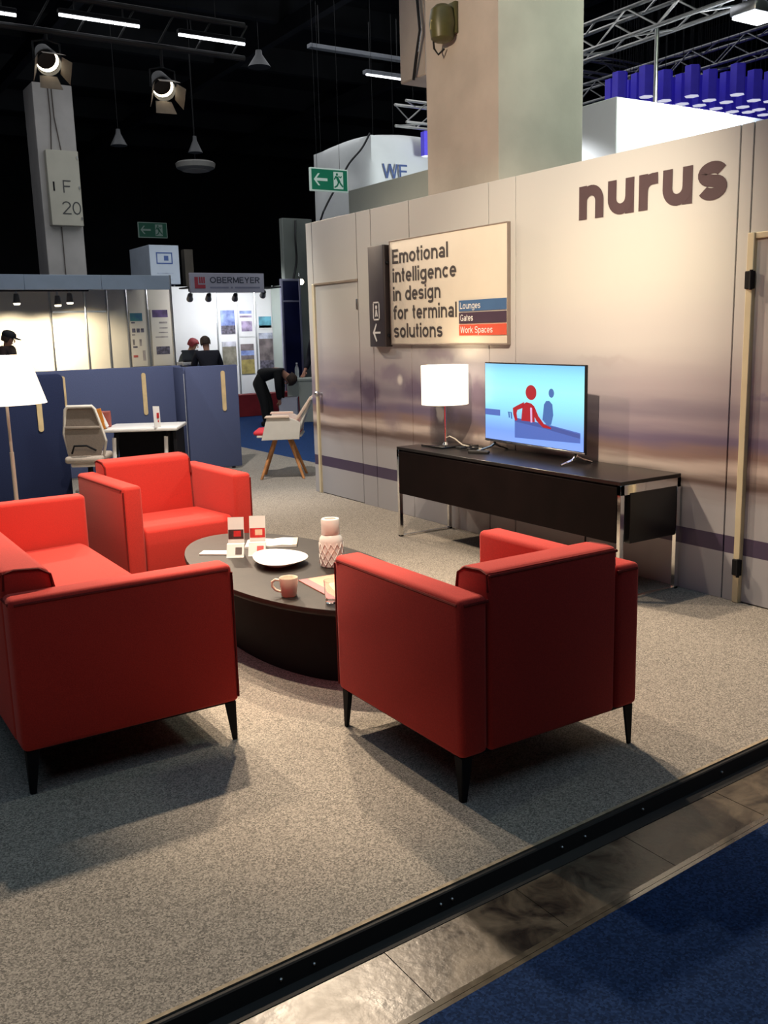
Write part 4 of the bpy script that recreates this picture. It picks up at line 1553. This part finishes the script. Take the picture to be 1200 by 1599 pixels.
# ------------------------------------------------------------------ far white stand with the name board
ob = thing('name_board', 'grey fascia board reading OBERMEYER with a red L shaped emblem', 'sign', (0, 16.3, -.006))
b = B()
b.box((6.43, 0, 2.262), (7.87, .06, 2.605), .004, 1)
b.build('board', mat('board_grey', (.36, .35, .42), .5, var=.04, scale=4), ob)
text('OBERMEYER', mat('board_ink', (.03, .035, .06), .5, var=.05, scale=8), ob, (6.80, -.001, 2.425), width=.98, height=.115, basis=FACE_NY, w=.12, extr=.003)
flat([rect(0, 0, .36, .03), rect(.40, 0, .44, .03), rect(.48, 0, .98, .03)], mat('board_ink_light', (.20, .20, .28), .5, var=.05, scale=8), ob, (6.80, -.001, 2.335), basis=FACE_NY, name='print')
er = mat('emblem_red', (.35, .03, .05), .5, var=.05, scale=8)
flat([[(0, 0), (.20, 0), (.20, .065), (.065, .065), (.065, .20), (0, .20)], rect(.085, .09, .115, .20), rect(.125, .09, .155, .20), rect(.165, .09, .195, .20)],
     er, ob, (6.51, -.001, 2.335), basis=FACE_NY, th=.004, name='emblem')
os_ = thing('exhibition_stand', 'far white exhibition stand under the grey name board', 'stand', (0, 18.5, -.006))
ox = [6.45, 6.85, 7.83, 8.28, 8.70, 9.12]
for x0, x1 in zip(ox, ox[1:]):
    b = B()
    b.box((x0 + .015, .02, 0), (x1 - .015, .05, 2.48), .003, 1)
    b.build('wall_panel', boothw, os_)
for x0 in ox:
    b = B()
    b.cyl((x0, .02, 0), (x0, .02, 2.5), .020, n=8)
    b.build('post', alu, os_)
b = B()
b.box((9.08, -1.2, 0), (9.12, .0, 2.48), .003, 1)
b.build('side_wall', mat('pale_green_panel', (.50, .56, .50), .6, var=.03, scale=3), os_)
sky = cmat('photo_blue', (.07, .10, .30), .6, 5, (.35, .45, .75))
fld = cmat('photo_field', (.12, .11, .08), .6, 6, (.28, .26, .20))
och = cmat('photo_ochre', (.30, .24, .08), .3, 8)
pur = cmat('photo_lilac', (.30, .24, .36), .5, 8)
gry = cmat('photo_grey_brown', (.16, .13, .13), .5, 5)
cya = cmat('photo_cyan', (.10, .30, .38), .4, 8)
wht = boothw
poster('picture of a blue tower, upper of the left column on the far white stand', 7.91, 8.22, 1.52, 2.0, 18.51, [(.0, .0, 1, .35, drk)], sky)
poster('picture of a stony field, lower of the left column on the far white stand', 7.91, 8.22, .86, 1.36, 18.51, [(0, .8, 1, 1, cmat('photo_pale', (.45, .45, .50)))], fld)
poster('sheet with a blue heading and lilac drawing, upper of the middle column', 8.32, 8.62, 1.45, 2.0, 18.51,
       [(.05, .86, .95, .97, sky), (.05, .72, .95, .79, pur), (.15, .2, .95, .58, pur)], wht)
poster('landscape picture with an ochre foreground, lower of the middle column', 8.32, 8.62, .68, 1.30, 18.51, [(0, .0, 1, .48, och), (0, .62, 1, .78, sky)], gry)
poster('sheet with a cyan photograph, upper of the right column on the white stand', 8.75, 9.07, 1.60, 2.10, 18.51, [(.05, .05, .95, .52, cya), (.05, .05, .95, .15, drk)], wht)
poster('grey brown aerial picture, lower of the right column on the white stand', 8.75, 9.07, .70, 1.52, 18.51, [(0, .85, 1, 1, cmat('photo_haze', (.40, .42, .50))), (0, .0, 1, .30, drk)], gry)
for i, (sx, lab) in enumerate(((6.56, 'first small spot left under the grey name board, beside the cream stand'), (6.92, 'small spot hanging under the letter E of the name board'),
                               (7.45, 'small spot under the right half of the name board'))):
    track_spot(lab, (sx, 16.7, 2.19), (sx + .6, 18.4, 1.3), 22 if i else 8, col=(.95, .96, 1.0), lit=False)
track_spot('small lit spot right of the grey name board', (8.12, 16.88, 2.25), (8.5, 18.45, 1.6), 45, col=(.93, .95, 1.0))
b = B()
b.box((6.45, 16.36, 2.345), (8.25, 16.93, 2.37), .004, 1)
tag(b.build('light_track', blackm), 'dark lighting track behind the grey name board', 'track')
light('stand_wash', 'AREA', (7.7, 17.2, 2.5), (8.2, 18.5, 1.3), 26, (.93, .95, 1), 1.4, .2)
b = B()
b.box((6.35, 16.9, .97), (6.98, 17.2, 1.01), .006, 1)
b.box((6.39, 16.94, -.006), (6.94, 17.16, .97), .004, 1)
tag(b.build('counter', whitem), 'white counter the person with red hair leans on', 'counter')
lp = thing('laptop', 'dark open laptop in front of the person in the suit', 'laptop', (6.47, 16.58, 1.04), math.radians(168))
b = B()
b.box((-.15, -.10, 0), (.15, .11, .018), .004, 1)
b.build('base', blackm, lp)
b = B()
b.box((-.15, -.115, .01), (.15, -.105, .21), .003, 1)
b.build('lid', mat('laptop_grey', (.05, .055, .07), .4, var=.1, scale=10), lp)
b = B()
b.box((6.24, 16.42, 0.99), (6.76, 16.78, 1.04), .006, 1)
b.box((6.38, 16.56, -.006), (6.62, 16.64, .99), .004, 1)
tag(b.build('side_table', whitem), 'white side table carrying the laptop', 'table')
# red plinth, white boxes, counter at the blue aisle
b = B()
b.box((7.15, 16.25, -.006), (9.2, 16.6, .40), .006, 1)
tag(b.build('red_plinth', mat('plinth_red', (.28, .018, .022), .6, var=.15, scale=4)), 'low dark red plinth behind the person bending over', 'plinth')
wb = thing('white_box', 'white open box on the blue carpet in front of the bending person', 'box', (7.20, 14.20, -.006), math.radians(-32))
for nm, lo, hi in (('front', (-.15, -.13, 0), (.15, -.12, .46)), ('rear', (-.15, .12, 0), (.15, .13, .46)), ('side', (-.15, -.12, 0), (-.14, .12, .46)),
                   ('side', (.14, -.12, 0), (.15, .12, .46)), ('bottom', (-.14, -.12, 0), (.14, .12, .01))):
    b = B()
    b.box(lo, hi)
    b.build(nm, mat('box_lilac_white', (.56, .56, .62), .6, var=.03, scale=5), wb, smooth=False)
ctn = thing('counter', 'pale green white counter beside the end of the printed wall', 'counter', (7.66, 14.62, -.006), math.radians(-32))
cg = mat('counter_pale', (.52, .56, .48), .5, var=.03, scale=4)
b = B()
b.box((-.23, -.2, .70), (.26, .25, .745), .006, 1)
b.build('counter_top', cg, ctn)
b = B()
b.box((-.02, -.19, 0), (.22, .22, .70), .006, 1)
b.build('carcass', cg, ctn)
b = B()
b.box((-.22, -.17, .44), (-.02, .20, .70), .006, 1)
b.build('drawer_box', cg, ctn)
bt = thing('water_bottle', 'clear plastic water bottle standing on the pale green counter', 'bottle', (7.60, 14.62, .739))
b = B()
b.lathe([(0, 0), (.034, .002), (.036, .02), (.036, .15), (.030, .185), (.014, .225), (.013, .245)], 20)
b.build('bottle', mat('bottle_plastic', (.75, .8, .8), .15, trans=.6, var=.02, scale=8), bt)
b = B()
b.cyl((0, 0, .245), (0, 0, .265), .016, n=14)
b.build('cap', white, bt)

# navy display tower and grey boards
nv = thing('display_tower', 'dark navy display tower in an aluminium frame right of the name board', 'display', (0, 16.8, -.006))
nb_ = mat('navy_gloss', (.006, .008, .045), .3, var=.2, scale=3)
for z0, z1 in ((.12, 2.10), (2.13, 2.50)):
    b = B()
    b.box((8.50, 0, z0), (8.85, .04, z1), .003, 1)
    b.build('panel', nb_, nv)
for lo, hi in (((8.46, -.01, 0), (8.50, .05, 2.54)), ((8.85, -.01, 0), (8.89, .05, 2.54)), ((8.5, -.01, 2.50), (8.85, .05, 2.54)), ((8.5, -.01, 2.10), (8.85, .05, 2.13))):
    b = B()
    b.box(lo, hi, .003, 1)
    b.build('frame_bar', mat('frame_lilac', (.38, .38, .50), .35, .6, var=.05, scale=8), nv)
b = B()
b.box((8.70, 17.08, -.006), (9.35, 17.22, 3.70), .006, 1)
tag(b.build('tall_board', mat('board_green_grey', (.17, .19, .17), .7, var=.08, scale=2)), 'tall grey green board standing beyond the navy display tower', 'board')
b = B()
b.tube(smooth([(8.98, 17.06, 3.66), (8.93, 17.0, 3.3), (8.96, 17.05, 2.9), (8.88, 17.06, 2.55)]), .02, 6)
tag(b.build('hanging_cable', cable_m), 'dark cable running down the tall grey green board', 'cable')
track_spot('small lit spot at the top of the tall grey green board', (8.98, 17.0, 2.50), (9.0, 16.0, 2.3), 0)

# ------------------------------------------------------------------ pillar F 20 and other tall things behind
pf = thing('pillar', 'pale concrete pillar far on the picture left carrying the box marked F 20', 'pillar', (0, 21, -.006), kind='structure')
b = B()
b.box((5.16, 0, .002), (5.96, .8, 6.66), .012, 1)
b.build('shaft', concrete2, pf)
jb = thing('junction_box', 'pale electrical cabinet marked F 20 fixed high on the far pillar', 'electrical box', (0, 20.82, 0))
b = B()
b.box((5.27, 0, 3.83), (5.93, .174, 5.33), .012, 1)
b.build('cabinet', mat('cabinet_cream', (.46, .44, .36), .6, var=.04, scale=3), jb)
ik = mat('box_ink', (.05, .05, .05), .6, var=.05, scale=8)
text('F', ik, jb, (5.56, -.001, 4.49), height=.25, basis=FACE_NY, extr=.004, w=.07)
text('20', ik, jb, (5.51, -.001, 4.06), height=.26, basis=FACE_NY, extr=.004, w=.07)
b = B()
b.box((5.36, -.012, 4.52), (5.39, 0, 4.70))
b.build('lock', blackm, jb)
for z_ in (5.2, 4.6, 3.98):
    b = B()
    b.cyl((5.895, -.02, z_ - .03), (5.895, -.02, z_ + .03), .014, n=8)
    b.build('hinge', alu, jb)
for x_, e_, lab in ((5.46, 5.42, 'left of two thin cables running down the far pillar to the cabinet'), (5.53, 5.62, 'right of two thin cables running down the far pillar to the cabinet')):
    b = B()
    b.tube([(x_, 20.97, 6.62), (x_ + .01, 20.97, 6.0), (e_, 20.95, 5.33)], .012, 6)
    tag(b.build('pillar_cable', mat('cable_brown', (.07, .055, .045), .7, var=.1, scale=10)), lab, 'cable')
b = B()
b.tube([(5.50, 20.97, 3.82), (5.50, 20.97, 2.4)], .010, 6)
tag(b.build('pillar_cable', MATS['cable_brown']), 'thin dark cable below the cabinet on the far pillar', 'cable')

qt = thing('advert_tower', 'pale blue white advertising cube above the far stands with a blue square emblem', 'sign', (0, 20, 0))
b = B()
b.box((7.02, 0, 2.60), (7.67, 1.3, 3.41), .006, 1)
b.build('cube', mat('tower_white', (.50, .57, .66), .6, var=.04, scale=3), qt)
for (sx, sy) in ((.12, .12), (.55, .12), (.12, 1.2), (.55, 1.2)):
    b = B()
    b.cyl((7.02 + sx, sy, -.006), (7.02 + sx, sy, 2.61), .02, n=8)
    b.build('leg', alu, qt)
bl = mat('emblem_blue', (.03, .08, .28), .5, var=.05, scale=8)
flat([rect(0, 0, .025, .24), rect(.335, 0, .36, .24), rect(.025, 0, .335, .025), rect(.025, .215, .335, .24), rect(.17, .07, .27, .17)], bl, qt, (7.16, -.001, 3.02),
     basis=FACE_NY, th=.004, name='emblem')
flat([rect(.0, .12, .36, .135), rect(.05, .0, .33, .015)], cmat('print_faint', (.34, .40, .52)), qt, (7.16, -.001, 2.70), basis=FACE_NY, th=.004, name='print')
b = B()
b.box((7.95, 20.4, -.006), (8.15, 20.6, 3.37), .006, 1)
tag(b.build('brown_post', mat('post_brown', (.07, .06, .045), .8, var=.1, scale=3)), 'brown square post beside the pale blue advertising cube', 'post')


def exit_sign(label, x0, z0, wd, ht, y, gr, wh, rr, zc):
    t = thing('exit_sign', label, 'exit sign', (x0, y, z0), 0)
    b = B()
    b.box((0, 0, 0), (wd, .05, ht), .006, 1)
    b.build('housing', wh, t)
    b = B()
    b.box((.02, -.004, .02), (wd - .02, 0, ht - .02))
    b.build('green_face', gr, t, smooth=False)
    u = ht
    flat([[(.10 * u, .5 * u), (.32 * u, .76 * u), (.42 * u, .76 * u), (.25 * u, .56 * u), (.80 * u, .56 * u), (.80 * u, .44 * u), (.25 * u, .44 * u), (.42 * u, .24 * u), (.32 * u, .24 * u)]],
         wh, t, (.02, -.0045, 0), basis=FACE_NY, name='arrow')
    flat([rect(1.12 * u, .13 * u, 1.62 * u, .87 * u)], wh, t, (.02, -.0045, 0), basis=FACE_NY, name='doorway')
    man = [ell(1.30, .76, .055, .06, 12), [(1.22, .70), (1.36, .66), (1.48, .44), (1.40, .40), (1.28, .52)], [(1.22, .70), (1.13, .55), (1.17, .52), (1.26, .62)],
           [(1.36, .66), (1.50, .60), (1.56, .68), (1.52, .71), (1.48, .66), (1.38, .70)], [(1.40, .46), (1.48, .42), (1.62, .26), (1.58, .20), (1.44, .34)],
           [(1.30, .52), (1.42, .42), (1.32, .24), (1.16, .16), (1.14, .22), (1.26, .29), (1.33, .40)]]
    flat([[(p[0] * u, p[1] * u) for p in pl_] for pl_ in man], gr, t, (.02, -.0065, 0), basis=FACE_NY, name='running_figure')
    for wx in (wd * .2, wd * .8):
        b = B()
        b.cyl((wx, .025, ht), (wx, .025, zc - z0), .003, n=6)
        b.build('hanging_wire', wire_m, t)
    return t


exit_sign('bright green exit sign with a white arrow in front of the inflatable cube', 7.125, 3.595, .655, .335, 13.0,
          mat('exit_green', (.01, .16, .085), .4, var=.04, scale=5, emit=(.01, .16, .085), estr=.35), mat('exit_white', (.60, .72, .64), .4, var=.02, scale=5, emit=(.6, .72, .64), estr=.30), 0, 8.3)
exit_sign('dim green exit sign far off in the dark hall above the advertising cube', 8.86, 4.16, .82, .41, 26.0,
          mat('exit_green_dim', (.008, .05, .032), .5, var=.04, scale=5, emit=(.008, .05, .032), estr=.3), mat('exit_white_dim', (.16, .22, .2), .5, var=.02, scale=5, emit=(.16, .22, .2), estr=.2), 0, 8.3)

# inflatable white cube
inf = thing('inflatable_cube', 'puffy white inflatable cube with tufts beyond the printed wall', 'inflatable', (9.75, 15.0, 3.60))
t_ = bmesh.new()
bmesh.ops.create_cube(t_, size=2)
bmesh.ops.subdivide_edges(t_, edges=list(t_.edges), cuts=23, use_grid_fill=True)
for v_ in t_.verts:
    c = v_.co.copy()
    m_ = max(abs(c.x), abs(c.y), abs(c.z))
    q = sorted((abs(c.x), abs(c.y), abs(c.z)))
    bul = (1 - q[0] ** 2) * (1 - q[1] ** 2)
    puff = 1 + .15 * bul ** .75
    dent = 0
    k = max(range(3), key=lambda i: abs(c[i]))
    o2 = [i for i in range(3) if i != k]
    for du in (-.45, .45):
        for dv in (-.45, .45):
            d2 = (c[o2[0]] - du) ** 2 + (c[o2[1]] - dv) ** 2
            dent += .06 * math.exp(-d2 / .03)
    v_.co = c * puff
    v_.co[k] -= math.copysign(dent, c[k])
b = B()
b.add(t_, Matrix.Diagonal((.90, .99, 1.10, 1)))
b.build('skin', mat('inflatable_white', (.66, .68, .66), .45, var=.03, scale=3), inf)
we = text('WE', mat('letter_blue', (.05, .09, .24), .5, var=.05, scale=8), inf, (-.74, 0, .41), height=.24, basis=FACE_NY, extr=.01, w=.10)
for v_ in we.data.vertices:
    bul = max(0, (1 - ((v_.co.x - .74) / .99) ** 2) * (1 - ((v_.co.z + .41) / 1.2) ** 2))
    v_.co.y = -.99 * (1 + .15 * bul ** .75) - .018 + v_.co.y * .1
for cx in (-.8, .8):
    for cy in (-.9, .9):
        b = B()
        b.cyl((cx, cy, 1.0), (cx * 1.0, cy, 4.69), .003, n=6)
        b.build('hanging_wire', wire_m, inf)
b = B()
b.tube(smooth([(8.27, 13.114, 4.52), (8.131, 13.148, 4.289), (7.934, 13.221, 4.06), (7.772, 13.26, 3.781), (7.648, 13.296, 3.588), (7.539, 13.32, 3.396), (7.481, 13.328, 3.271), (7.6, 13.75, 2.95), (8.2, 14.1, 2.75), (8.95, 14.4, 2.75)]), .016, 6)
tag(b.build('inflatable_hose', cable_m), 'thin dark cable curving down in front of the inflatable cube', 'cable')

# neighbouring white walls behind the printed wall
b = B()
b.box((5.0, 6.47, -.006), (5.05, 8.36, 2.875), .004, 1)
tag(b.build('neighbour_partition', mat('partition_green_white', (.47, .50, .44), .6, var=.03, scale=3)), 'pale greenish partition just behind the printed wall, left of the column', 'partition')
nb2 = thing('white_booth', 'bright white booth block behind the printed wall, right of the column', 'booth', (6.59, 6.34, -.006))
b = B()
b.box((0, 0, 0), (1.55, 2.2, 3.50), .006, 1)
b.build('block', mat('booth_bright_white', (.80, .80, .80), .6, var=.01, scale=3), nb2)
b = B()
b.box((1.56, .02, 0), (2.3, 2.2, 3.50), .006, 1)
b.build('rear_block', mat('booth_blue_white', (.50, .55, .66), .6, var=.02, scale=3), nb2)

# ------------------------------------------------------------------ trusses, lanterns, hall lamps
trussm = mat('truss_aluminium', (.50, .49, .46), .35, .9, var=.05, scale=20)
trussd = mat('truss_aluminium_dull', (.24, .24, .24), .4, .8, var=.1, scale=20)


def truss(label, p0, p1, s, m, bay=.5, r=.022, ceil=8.3):
    p0, p1 = Vector(p0), Vector(p1)
    t = thing('truss', label, 'truss', tuple(p0))
    d = p1 - p0
    L = d.length
    d.normalize()
    sd_ = d.cross(Vector((0, 0, 1))).normalized()
    cs = [sd_ * (a * s / 2) + Vector((0, 0, c)) for a, c in ((-1, 0), (1, 0), (1, s), (-1, s))]
    for c in cs:
        b = B()
        b.cyl(c, c + d * L, r, n=8)
        b.build('chord', m, t)
    n = max(1, int(L / bay))
    for i in range(n):
        a, a2 = d * (L * i / n), d * (L * (i + 1) / n)
        for k in range(4):
            b = B()
            u, v2 = cs[k], cs[(k + 1) % 4]
            p, q = (u + a, v2 + a2) if i % 2 == 0 else (v2 + a, u + a2)
            b.cyl(p, q, r * .5, n=6)
            b.build('brace', m, t)
    for f in (.15, .85):
        b = B()
        b.cyl(d * (L * f) + Vector((0, 0, s)), d * (L * f) + Vector((0, 0, ceil - p0.z)), .003, n=6)
        b.build('hanging_wire', wire_m, t)
    return t


truss('bright aluminium truss right of the concrete column, nearest of the trusses', (8.0, 9.6, 4.43), (8.0, 3.6, 4.43), .27, trussm, .42)
truss('long dull truss above the violet lanterns', (12.0, 14.2, 5.10), (12.0, 7.6, 5.10), .30, trussd, .45)
truss('dull truss crossing behind the bright truss beside the column', (10.4, 12.0, 5.52), (13.4, 12.0, 5.52), .25, trussd, .45)
truss('short silver truss seen left of the concrete column above the inflatable cube', (8.94, 13.25, 4.74), (10.6, 13.25, 4.74), .32, trussm, .35)
b = B()
b.cyl((8.0, 7.16, 3.3), (8.0, 7.16, 4.45), .022, n=10)
tag(b.build('truss_post', trussm), 'thin silver post between the bright truss and the white booth', 'post')
fl_ = thing('floodlight', 'white floodlight glaring at the top right corner of the picture', 'floodlight', (7.95, 5.95, 4.21))
b = B()
b.box((-.20, -.14, .02), (.20, .14, .12), .02, 2)
b.build('housing', alu, fl_)
b = B()
b.box((-.18, -.12, 0), (.18, .12, .02))
b.build('lens', tubeglow, fl_)
b = B()
b.tube([(0, -.15, .06), (0, -.15, .2), (0, .15, .2), (0, .15, .06)], .01, 6)
b.build('bracket', alu, fl_)
light('flood_beam', 'SPOT', (7.95, 5.93, 4.17), (7.3, 6.34, 2.7), 520, (.92, .95, 1), .12, spot=150, blend=.7, parent=fl_)
light('booth_spot', 'SPOT', (5.75, 7.6, 3.4), (6.59, 7.0, 2.5), 160, (.92, .96, 1), .05, spot=70, blend=.6)
light('column_wash', 'AREA', (6.2, 2.9, 4.6), (5.0, 5.56, 3.6), 80, (.85, 1.0, .82), .6, .6)
light('inflatable_spot', 'SPOT', (9.2, 10.6, 3.7), (9.6, 14.0, 4.0), 330, (.90, .97, 1), .3, spot=60, blend=.6)

viol = mat('lantern_violet', (.10, .07, .75), .6, var=.05, scale=10, emit=(.05, .035, .55), estr=.14)
diff = mat('lantern_diffuser', (.8, .8, .85), .5, var=.02, scale=10, emit=(.8, .8, .95), estr=.75)
lan0 = None
i_ = 0
for r_i in range(30):
    for c_i in range(22):
        lx = 9.3 + c_i * .36 + (.18 if r_i % 2 else 0)
        ly = 8.2 + r_i * .312
        ratio = lx / ly
        front = 9.74 - .53 * (lx - 9.6)
        if ly < front or ly > front + 3.4 or not (1.03 < ratio < 1.40):
            continue
        if lan0 is None:
            o = thing('hanging_lantern', 'violet hexagonal tube lantern with white underside hanging in the far ceiling field', 'lantern', (lx, ly, 4.5), 0,
                      'violet hexagonal lanterns hanging beyond the printed wall')
            b = B()
            b.cyl((0, 0, 0), (0, 0, .38), .105, n=6)
            b.build('tube', viol, o, smooth=False)
            b = B()
            b.cyl((0, 0, -.006), (0, 0, .0), .098, n=6)
            b.build('diffuser', diff, o, smooth=False)
            b = B()
            b.cyl((0, 0, .38), (0, 0, 3.8), .004, n=4)
            b.build('hanging_wire', wire_m, o)
            lan0 = o
        else:
            o = copy_tree(lan0)
        o.location = (lx, ly, 4.5 + random.uniform(-.03, .03))

for lx, ly in ((9.70, 13.60),):
    o = copy_tree(lan0)
    o.location = (lx, ly, 4.36)
# black lighting rig with two stage spots and tube lights
rig = thing('lighting_rig', 'black lighting rig carrying two stage spots at the top left', 'lighting rig', (1.2, 10.2, 4.50))
for z_, x0, x1 in ((0, 0, 3.62), (.34, 0, 3.64)):
    b = B()
    b.cyl((x0, 0, z_), (x1, 0, z_), .03, n=8)
    b.build('rail', mat('rig_black', (.006, .006, .007), .7, var=.1, scale=10), rig)
for k in range(9):
    b = B()
    b.cyl((.1 + k * .42, 0, 0), (.1 + (k + .5) * .42, 0, .34), .010, n=6)
    b.build('brace', MATS['rig_black'], rig)
for x_ in (.4, 3.3):
    b = B()
    b.cyl((x_, 0, .34), (x_, 0, 3.8), .004, n=6)
    b.build('hanging_wire', wire_m, rig)
for x0, x1, z_, lab in ((1.75, 2.42, 4.60, 'lit tube light at the far left edge of the black rig'), (2.82, 3.645, 4.665, 'lit tube light in the middle of the black rig'),
                        (4.06, 4.83, 4.645, 'lit tube light at the right end of the black rig')):
    t = thing('tube_light', lab, 'light', (x0, 10.165, z_))
    b = B()
    b.box((0, .0, .014), (x1 - x0, .07, .06), .006, 1)
    b.build('housing', blackm, t)
    n = 6
    for k in range(n):
        b = B()
        q = (x1 - x0) / n
        b.cyl((k * q + .006, .02, 0), ((k + 1) * q - .006, .02, 0), .016, n=8)
        b.build('cell', tubeglow, t)
    for f in (.2, .8):
        b = B()
        b.cyl(((x1 - x0) * f, .035, .05), ((x1 - x0) * f, .035, 4.84 - z_), .008, n=6)
        b.build('hanger', MATS['rig_black'], t)


def stage_spot(label, loc, target, rail_z):
    t = thing('stage_spot', label, 'spotlight', loc)
    d = (Vector(target) - Vector(loc)).normalized()
    sd_ = d.cross(Vector((0, 0, 1))).normalized()
    up_ = sd_.cross(d)
    b = B()
    b.cyl(-d * .22, -d * .02, .075, .115, 20, caps=True)
    b.cyl(-d * .02, d * .06, .118, .118, 20, caps=False)
    b.build('can', MATS['rig_black'], t)
    b = B()
    b.cyl(-d * .015, -d * .010, .112, n=20)
    b.build('reflector', warmglow, t)
    b = B()
    b.cyl(d * .030 + up_ * .035 + sd_ * .028, d * .036 + up_ * .035 + sd_ * .028, .098, n=18)
    o = b.build('baffle', MATS['rig_black'], t)
    inner = mat('barn_door_inside', (.30, .24, .18), .6, var=.1, scale=10)
    for ax, ang in ((-up_, .30), (up_, .35), (sd_, .35), (-sd_, .35)):
        b = B()
        c0 = d * .065 + ax * .118
        ot = (d * math.cos(ang) + ax * math.sin(ang)) * .17
        pr_ = d.cross(ax)
        t2 = bmesh.new()
        n_ = ot.cross(pr_).normalized() * .003
        q = [c0 + pr_ * .085, c0 - pr_ * .085, c0 - pr_ * .11 + ot, c0 + pr_ * .11 + ot]
        lo = [t2.verts.new(p) for p in q]
        hi = [t2.verts.new(p + n_) for p in q]
        t2.faces.new(lo)
        t2.faces.new(hi[::-1])
        for i in range(4):
            t2.faces.new((lo[i], hi[i], hi[(i + 1) % 4], lo[(i + 1) % 4]))
        bmesh.ops.recalc_face_normals(t2, faces=t2.faces)
        b.add(t2)
        b.build('barn_door', inner, t, smooth=False)
    b = B()
    b.tube([sd_ * .13, sd_ * .13 + Vector((0, 0, .17)), Vector((0, 0, .20)), -sd_ * .13 + Vector((0, 0, .17)), -sd_ * .13], .010, 6)
    b.cyl((0, 0, .19), (0, 0, rail_z - loc[2]), .018, n=8)
    b.build('yoke', MATS['rig_black'], t)
    light('stage_beam', 'SPOT', Vector(loc) + d * .05, target, 500, WARM, .05, spot=60, blend=.5, parent=t)
    return t


stage_spot('left black stage spot with barn doors hanging from the rig before the far pillar', (2.68, 10.2, 4.22), (2.6, 5.2, .3), 4.47)
stage_spot('right black stage spot with barn doors hanging from the rig', (3.86, 10.2, 4.10), (3.4, 5.6, .3), 4.47)

# ------------------------------------------------------------------ roof of the hall
b = B()
b.box((-14, -8, 8.3), (32, 36, 8.5))
ce = b.build('ceiling', ceil_m, smooth=False)
ce['kind'] = 'structure'
for k in range(9):
    b = B()
    b.box((-14, 5 + k * 3.4, 7.75), (32, 5.18 + k * 3.4, 8.295))
    b.build('beam', beam_m, ce, smooth=False)
for k in range(8):
    b = B()
    b.box((-3 + k * 4.2, -8, 7.45), (-2.82 + k * 4.2, 36, 7.745))
    b.build('beam', beam_m, ce, smooth=False)
b = B()
b.box((-14, 35, -.06), (32, 35.3, 8.3))
tag(b.build('wall_back', mat('hall_wall_dark', (.012, .013, .016), .9, var=.3, scale=.5), smooth=False), kind='structure')


def batten(label, x0, x1, y, z, lit):
    t = thing('batten_light', label, 'light', (x0, y, z))
    b = B()
    b.box((0, 0, 0), (x1 - x0, .14, .07), .006, 1)
    b.build('housing', mat('batten_grey', (.15, .16, .18), .5, var=.05, scale=6), t)
    if lit:
        b = B()
        b.cyl((.03, .05, -.012), (x1 - x0 - .03, .05, -.012), .022, n=8)
        b.build('tube', tubeglow, t)
    for f in (.1, .9):
        b = B()
        b.cyl(((x1 - x0) * f, .07, .07), ((x1 - x0) * f, .07, 8.3 - z), .008, n=6)
        b.build('hanging_rod', wire_m, t)


batten('long unlit grey batten lamp under the dark roof left of the column', 8.88, 11.0, 16, 6.55, False)
batten('lit batten lamp close to the boxed duct under the dark roof', 10.30, 11.5, 16.4, 6.36, True)
for (hx, hy, hz, hr, lab) in ((8.55, 17.45, 6.5, .22, 'grey cone lamp high under the roof between rig and batten'), (6.11, 18.68, 5.1, .16, 'grey cone lamp near the far pillar under the roof'),
                              (7.32, 17.87, 4.93, .14, 'grey cone lamp just above the flat disc lamp')):
    t = thing('cone_lamp', lab, 'lamp', (hx, hy, hz))
    b = B()
    b.lathe([(hr, 0), (hr * .9, .03), (hr * .3, .22), (hr * .25, .30), (0, .30)], 20)
    b.build('shade', mat('lamp_grey', (.03, .031, .033), .5, var=.08, scale=8), t)
    b = B()
    b.cyl((0, 0, .30), (0, 0, 8.3 - hz), .003, n=6)
    b.build('hanging_wire', wire_m, t)
t = thing('disc_lamp', 'round flat grey disc lamp hanging in the dark hall', 'lamp', (8.09, 19.79, 4.93))
b = B()
b.lathe([(0, 0), (.30, 0), (.40, .05), (.42, .14), (.38, .17), (0, .17)], 32)
b.build('body', mat('disc_grey', (.17, .165, .15), .6, var=.05, scale=5), t)
b = B()
b.lathe([(.18, -.006), (.28, -.006), (.28, 0), (.18, 0), (.18, -.006)], 32)
b.build('ring', mat('disc_ring', (.30, .28, .25), .6, var=.05, scale=5), t)
b = B()
b.cyl((0, 0, .17), (0, 0, 3.37), .004, n=6)
b.build('hanging_wire', wire_m, t)
